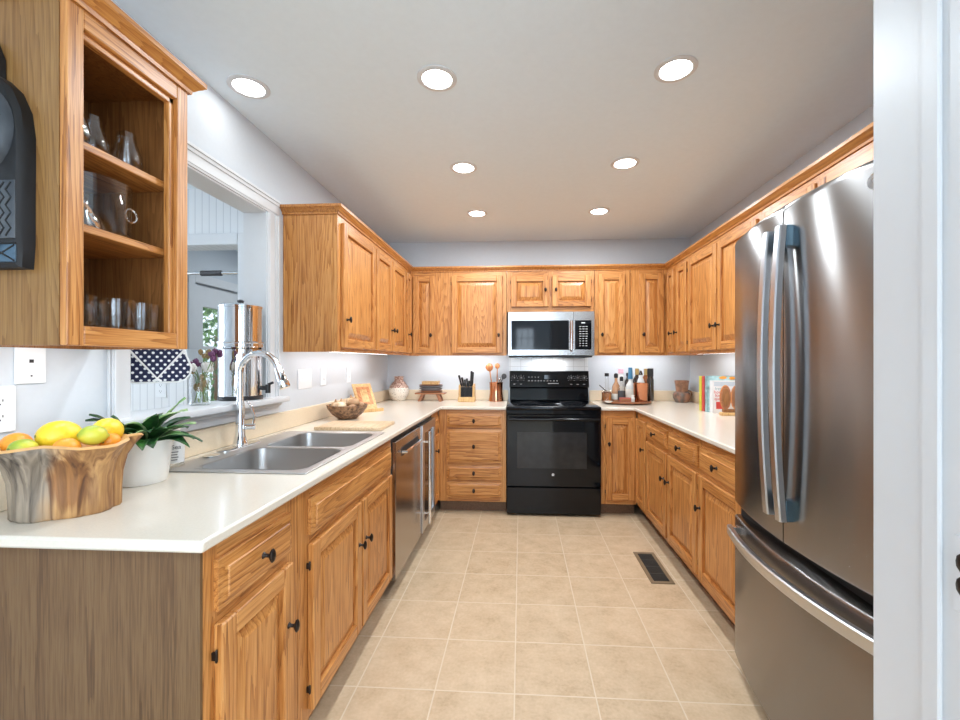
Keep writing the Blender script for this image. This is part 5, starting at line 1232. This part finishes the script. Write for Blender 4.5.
paper = plain('cream_label', (.75, .70, .62), .6); redlab = plain('red_label', (.42, .12, .08), .6)
darkglass = plain('dark_bottle_glass', (.02, .012, .008), .06, noise=.2, coat=1.0); amberglass = plain('amber_bottle', (.28, .085, .025), .08, noise=.2, coat=1.0)
clearg = plain('frosted_white_bottle', (.70, .70, .68), .15, coat=.6); paleamber = plain('pale_amber_bottle', (.52, .27, .14), .1, noise=.25, coat=.8)
def at(u, Y): return (u - 494 + 0) , Y
def bx_at(u, Y):
    a = (u - 494.) / 433; c_, s_ = math.cos(.0617), math.sin(.0617); return Y * (a * c_ - s_) / (a * s_ + c_)
bottle('bottle', 'round clear decanter of amber spirit with black cap, far left on the tray', 'bottle', bx_at(606.8, 3.90), 3.90, shape(.046, .085, .016, .235), glass_m, [(.019, .225), (.019, .252), (.012, .254)], blackmatte_m, None, None, [(.040, .005), (.042, .009), (.042, .078), (.03, .088)])
bottle('bottle', 'amber bottle with black stopper, second from left on the tray', 'bottle', bx_at(616, 3.93), 3.93, shape(.034, .13, .013, .215), paleamber, [(.016, .21), (.019, .225), (.017, .245), (.008, .252)], blackmatte_m, (.0345, .02, .07), paper)
bottle('bottle', 'tall clear bottle with pink cap at the back of the tray', 'bottle', bx_at(620.8, 4.10), 4.10, shape(.034, .19, .022, .25), clearg, [(.025, .245), (.025, .285), (.018, .288)], pink, (.0345, .05, .13), paper)
bottle('bottle', 'small dark-labelled bottle with black cap in the centre front of the tray', 'bottle', bx_at(621.5, 3.86), 3.86, shape(.031, .115, .012, .19), glass_m, [(.014, .185), (.016, .20), (.014, .222), (.006, .226)], blackmatte_m, (.0315, .02, .10), dgrey_m)
bottle('bottle', 'bottle with square black cap behind the centre of the tray', 'bottle', bx_at(628.2, 4.085), 4.085, shape(.030, .17, .014, .225), darkglass, [(.019, .22), (.019, .25), (.012, .252)], blackmatte_m, (.0305, .05, .12), paper)
bottle('bottle', 'white-labelled bottle with tall blue foil neck', 'bottle', bx_at(630.3, 3.97), 3.97, shape(.040, .135, .017, .22), clearg, [(.022, .20), (.020, .24), (.0175, .30), (.014, .303)], blue, (.0405, .02, .11), paper)
bottle('bottle', 'dark wine bottle with gold foil neck', 'bottle', bx_at(637.0, 4.07), 4.07, shape(.037, .185, .015, .26), darkglass, [(.018, .235), (.017, .29), (.012, .292)], gold)
bottle('bottle', 'white-labelled bottle with pointed dark stopper behind the copper cup', 'bottle', bx_at(640.8, 3.985), 3.985, shape(.034, .165, .018, .235), clearg, [(.018, .232), (.016, .25), (.006, .275)], darkglass, (.0345, .06, .16), paper)
bottle('bottle', 'amber bottle with brown and gold neck, right of the copper cup', 'bottle', bx_at(645.8, 4.085), 4.085, shape(.034, .19, .016, .26), amberglass, [(.018, .23), (.018, .288), (.012, .291)], gold)
bottle('bottle', 'dark bottle with wide black grinder cap, far right on the tray', 'bottle', bx_at(650.4, 3.985), 3.985, shape(.030, .19, .018, .23), darkglass, [(.027, .222), (.027, .292), (.020, .295)], blackmatte_m)
o = thing('copper_cup', 'tall copper tumbler at the right front of the tray', 'cup', (bx_at(640.6, 3.89), 3.89, TZ))
mb = MB(); mb.lathe([(.002, .0003), (.055, .0003), (.058, .004), (.064, .165), (.066, .168), (.062, .168), (.054, .01), (.004, .008)], (0, 0, 0), 40); mb.build('body', copper_m, o, local=True)
o = thing('tin_box', 'low red-brown box at the front of the tray', 'box', (bx_at(625, 3.805), 3.805, TZ))
mb = MB(); mb.box(-.048, .048, -.018, .018, .0003, .045, 0, .002); mb.build('body', redlab, o, local=True); mb = MB(); mb.box(-.040, .040, -.0188, -.0175, .012, .034); mb.build('label', redwood, o, local=True, smooth=False)
o = thing('shot_glass', 'small white jar in front of the copper cup', 'jar', (bx_at(632.8, 3.80), 3.80, TZ))
mb = MB(); mb.lathe([(.002, .0003), (.015, .0003), (.017, .004), (.018, .045), (.012, .05), (.012, .058)], (0, 0, 0), 20); mb.build('body', clearg, o, local=True)
mb = MB(); mb.lathe([(.014, .058), (.014, .068), (.01, .069)], (0, 0, 0), 16); mb.build('lid', white_m, o, local=True)
o = thing('trinket_dish', 'tiny white dish at the left front of the tray', 'dish', (bx_at(608.5, 3.815), 3.815, TZ))
mb = MB(); mb.lathe([(.002, .0003), (.022, .0003), (.036, .012), (.034, .013), (.02, .004), (.004, .003)], (0, 0, 0), 24); mb.build('body', white_m, o, local=True)
o = thing('bar_spoon', 'dark stirrer leaning in a glass at the left edge of the tray', 'stirrer', (bx_at(605.5, 3.83), 3.835, TZ))
mb = MB(); mb.tube([(.01, 0, .098), (-.052, 0, .150)], .004, 8); mb.build('rod', blackmatte_m, o, local=True)
mb = MB(); mb.lathe([(.002, .0135), (.016, .0135), (.02, .02), (.026, .10), (.024, .10), (.018, .02), (.004, .018)], (.012, 0, 0), 20); mb.build('glass', glass_m, o, local=True)

# clay pot
o = thing('clay_pot', 'brown glazed clay pot with wide neck in the right corner', 'pot', (1.478, 4.08, CT))
mb = MB(); mb.lathe([(.050, .0005), (.058, .004), (.076, .040), (.078, .065), (.070, .088), (.052, .100), (.052, .108), (.056, .150), (.064, .198), (.060, .200), (.048, .11)], (0, 0, 0), 40)
for f in mb.bm.faces:
    if f.calc_center_median().z < .095: f.material_index = 1
mb.build('body', [rust_m, two_tone('grey_brown_glaze', (.10, .075, .06), (.28, .13, .08), 16, rough=.3, coat=.4)], o, local=True)
mb = MB(); mb.tube([(.05, -.0, .11), (.082, 0, .10), (.088, 0, .07), (.076, 0, .05)], .007, 8); mb.build('handle', rust_m, o, local=True)

# cookbooks
def book(label, x0, x1, y0, y1, h, cover, spine, group='cookbooks on the right worktop'):
    o = thing('cookbook', label, 'book', ((x0 + x1) / 2, (y0 + y1) / 2, CT), group=group)
    mb = MB(); mb.box(x0 + .003, x1 - .002, y0 + .003, y1 - .003, CT + .003, CT + h - .003); mb.build('pages', paper, o, smooth=False)
    mb = MB(); mb.box(x0, x1, y0, y0 + .0025, CT + .0005, CT + h); mb.box(x0, x1, y1 - .0025, y1, CT + .0005, CT + h); mb.build('cover', cover, o, smooth=False)
    mb = MB(); mb.box(x0 - .001, x0 + .0025, y0, y1, CT + .0005, CT + h, 0, .0008); s = mb.build('spine', spine, o)
    return o
ylw = plain('lime_yellow_cover', (.66, .64, .06), .4); redc = plain('red_cover', (.62, .07, .06), .4); tealc = plain('teal_photo_cover', (.28, .45, .47), .35, noise=.5, nscale=24); whc = plain('white_cover', (.80, .80, .80), .35)
book('cookbook with lime yellow spine, farthest left of the row', 1.372, 1.572, 3.383, 3.425, .262, ylw, ylw)
b2 = book('cookbook with red spine, second from the left', 1.374, 1.572, 3.338, 3.381, .264, redc, redc)
b3 = book('tall teal cookbook with food photos along its top edge', 1.378, 1.576, 3.295, 3.336, .268, tealc, tealc)
mb = MB(); mb.ball((1.49, 3.2945, CT + .255), 1, 2, 0, (.028, .0008, .011)); mb.ball((1.555, 3.2945, CT + .252), 1, 2, 0, (.022, .0008, .012)); mb.build('cover_photo', orange_m, b3)
b4 = book('white cookbook with red lettering and burger photo on its cover, at the front', 1.393, 1.577, 3.235, 3.292, .235, whc, whc)
for k, (s_, mt_) in enumerate((('fresh', tealc), ('home', redc), ('food', redc), ('quick', redc))):
    text_mesh('cover_lettering', s_, .032, (1.437, 3.2345, CT + .176 - k * .024), (R(90), 0, 0), mt_, b4)
mb = MB(); mb.box(1.415, 1.475, 3.2340, 3.2352, CT + .030, CT + .082); mb.build('cover_block', redc, b4, smooth=False)
mb = MB(); mb.box(1.40, 1.58, 3.2342, 3.2352, CT + .195, CT + .228); mb.build('cover_band', plain('grey_blue_band', (.55, .62, .68), .4), b4, smooth=False)
# carved napkin holder
o = thing('napkin_holder', 'wooden holder with two upright oval brown discs beside the refrigerator', 'holder', (1.455, 3.10, CT))
mb = MB(); mb.box(1.385, 1.53, 3.075, 3.125, CT + .0005, CT + .022, 0, .004); mb.build('base', honeywood, o)
mb = MB(); mb.box(1.40, 1.51, 3.085, 3.115, CT + .0222, CT + .045, 0, .004); mb.build('stem', darkoak, o)
for x in (1.418, 1.492):
    mb = MB()
    ring = lambda s, y: [(x + .034 * s * math.cos(2 * math.pi * k / 28), y, CT + .125 + .080 * s * math.sin(2 * math.pi * k / 28)) for k in range(28)]
    mb.rings([ring(.9, 3.092), ring(1, 3.094), ring(1, 3.104), ring(.9, 3.106)]); dk = mb.build('disc', redwood, o)
    mb = MB(); mb.tube(ring(1.02, 3.099) + [ring(1.02, 3.099)[0]], .005, 8); mb.build('disc_rim', spoonwood, dk)
    mb = MB(); mb.rings([ring(.78, 3.0915), ring(.72, 3.0895)]); mb.build('disc_carving', darkoak, dk)

# ------------------------------------------------------------------ floor register
o = thing('floor_vent', 'bronze rectangular floor register near the right cabinets', 'vent', (.811, 2.725, 0))
mb = MB(); mb.grid_slab([.744, .766, .856, .878], [2.522, 2.546, 2.902, 2.926], lambda i, j: not (i == 1 and j == 1), .0003, .006, lambda a, b, c: (a, b, c)); mb.build('frame', vent_m, o, bevel=.002)
mb = MB(); mb.box(.765, .857, 2.545, 2.903, .0003, .0012); mb.build('duct', ventdark_m, o, smooth=False)
mb = MB()
for k in range(44):
    y = 2.552 + k * .0080; mb.box(.766, .856, y, y + .0028, .0014, .0050)
for k in range(3): mb.box(.766, .856, 2.634 + k * .089, 2.640 + k * .089, .0013, .0055)
mb.build('louvre', ventdark_m, o, smooth=False)

# ------------------------------------------------------------------ ceiling lamps
LP = [(-1.155, 1.775, 'recessed ceiling lamp above the sink, far left by the wall'), (-.345, 1.77, 'recessed ceiling lamp, left one of the near pair'), (.618, 1.772, 'recessed ceiling lamp, right one of the near pair'),
      (-.344, 2.593, 'recessed ceiling lamp, left one of the middle pair'), (.613, 2.593, 'recessed ceiling lamp, right one of the middle pair'), (-.344, 3.40, 'recessed ceiling lamp, left one of the far pair'), (.608, 3.41, 'recessed ceiling lamp, right one of the far pair'),
      ]
for x, y, l in LP:
    o = thing('ceiling_light', l, 'ceiling light', (x, y, ZC), group='recessed ceiling lamps')
    mb = MB(); mb.lathe([(.082, -.0003), (.082, -.003), (.066, -.007), (.062, -.006), (.060, -.0008)], (0, 0, 0), 40); mb.build('trim_ring', trim_m, o, local=True)
    mb = MB(); mb.lathe([(.060, -.001), (.058, -.0045), (.03, -.0055)], (0, 0, 0), 32); mb.build('lens', lens_m, o, local=True)
    area_light('lamp_light', (0, 0, -.012), (0, 0, 0), .11, .11, LAMP_W * (.03 if x < -1 else 1), (.86, .94, 1.0), 'DISK', parent=o)
# unseen lamps added as fill for the rear room, entry and side room
for x, y in ((-.35, -.9), (.62, -.9), (1.9, -.9), (.62, -2.4), (-2.1, 4.2), (-2.6, 1.6)):
    o = thing('ceiling_light', 'added ceiling fill lamp, out of view', 'ceiling light', (x, y, ZC), group='added fill lamps out of view')
    mb = MB(); mb.lathe([(.082, -.0003), (.082, -.003), (.066, -.007), (.062, -.006), (.060, -.0008)], (0, 0, 0), 24); mb.build('trim_ring', trim_m, o, local=True)
    mb = MB(); mb.lathe([(.060, -.001), (.058, -.0045), (.03, -.0055)], (0, 0, 0), 24); mb.build('lens', lens_m, o, local=True)
    area_light('lamp_light', (0, 0, -.012), (0, 0, 0), .11, .11, LAMP_W, (.86, .94, 1.0), 'DISK', parent=o)

# ------------------------------------------------------------------ garden beyond the glazed door
random.seed(3)
mb = MB(); mb.box(-9.5, -3.2, 1, 9, -.3, -.1); struct(mb.build('ground', plain('lawn', (.10, .22, .05), .9, noise=.3), smooth=False))
for k, (x, y, r__) in enumerate(((-4.95, 6.7, 1.1), (-6.6, 8.9, 1.2))):
    o = thing('garden_shrub', 'green shrub outside the glazed door, ' + ['nearer', 'farther'][k], 'shrub', (x, y, -.1), group='garden shrubs')
    mb = MB()
    for j in range(1500):
        v = Vector((random.gauss(0, 1), random.gauss(0, 1), random.gauss(0, 1))).normalized() * r__ * random.uniform(.55, 1); v.z = v.z * 1.35 + r__ * 1.30 + .1
        if v.z < .1: v.z = .1 + random.random() * .3
        t1 = Vector((random.gauss(0, 1), random.gauss(0, 1), random.gauss(0, 1))).normalized() * .075; t2 = t1.cross(Vector((random.random(), random.random(), 1))).normalized() * .035
        mb.bm.faces.new([mb.bm.verts.new(v - t1), mb.bm.verts.new(v + t2), mb.bm.verts.new(v + t1), mb.bm.verts.new(v - t2)])
    mb.build('foliage', bush_m, o, local=True, smooth=False)
    mb = MB(); mb.tube([(0, 0, 0), (.05, 0, r__ * .7), (0, .1, r__ * 1.6)], [.06, .045, .02], 8); mb.build('stem', darkoak, o, local=True)
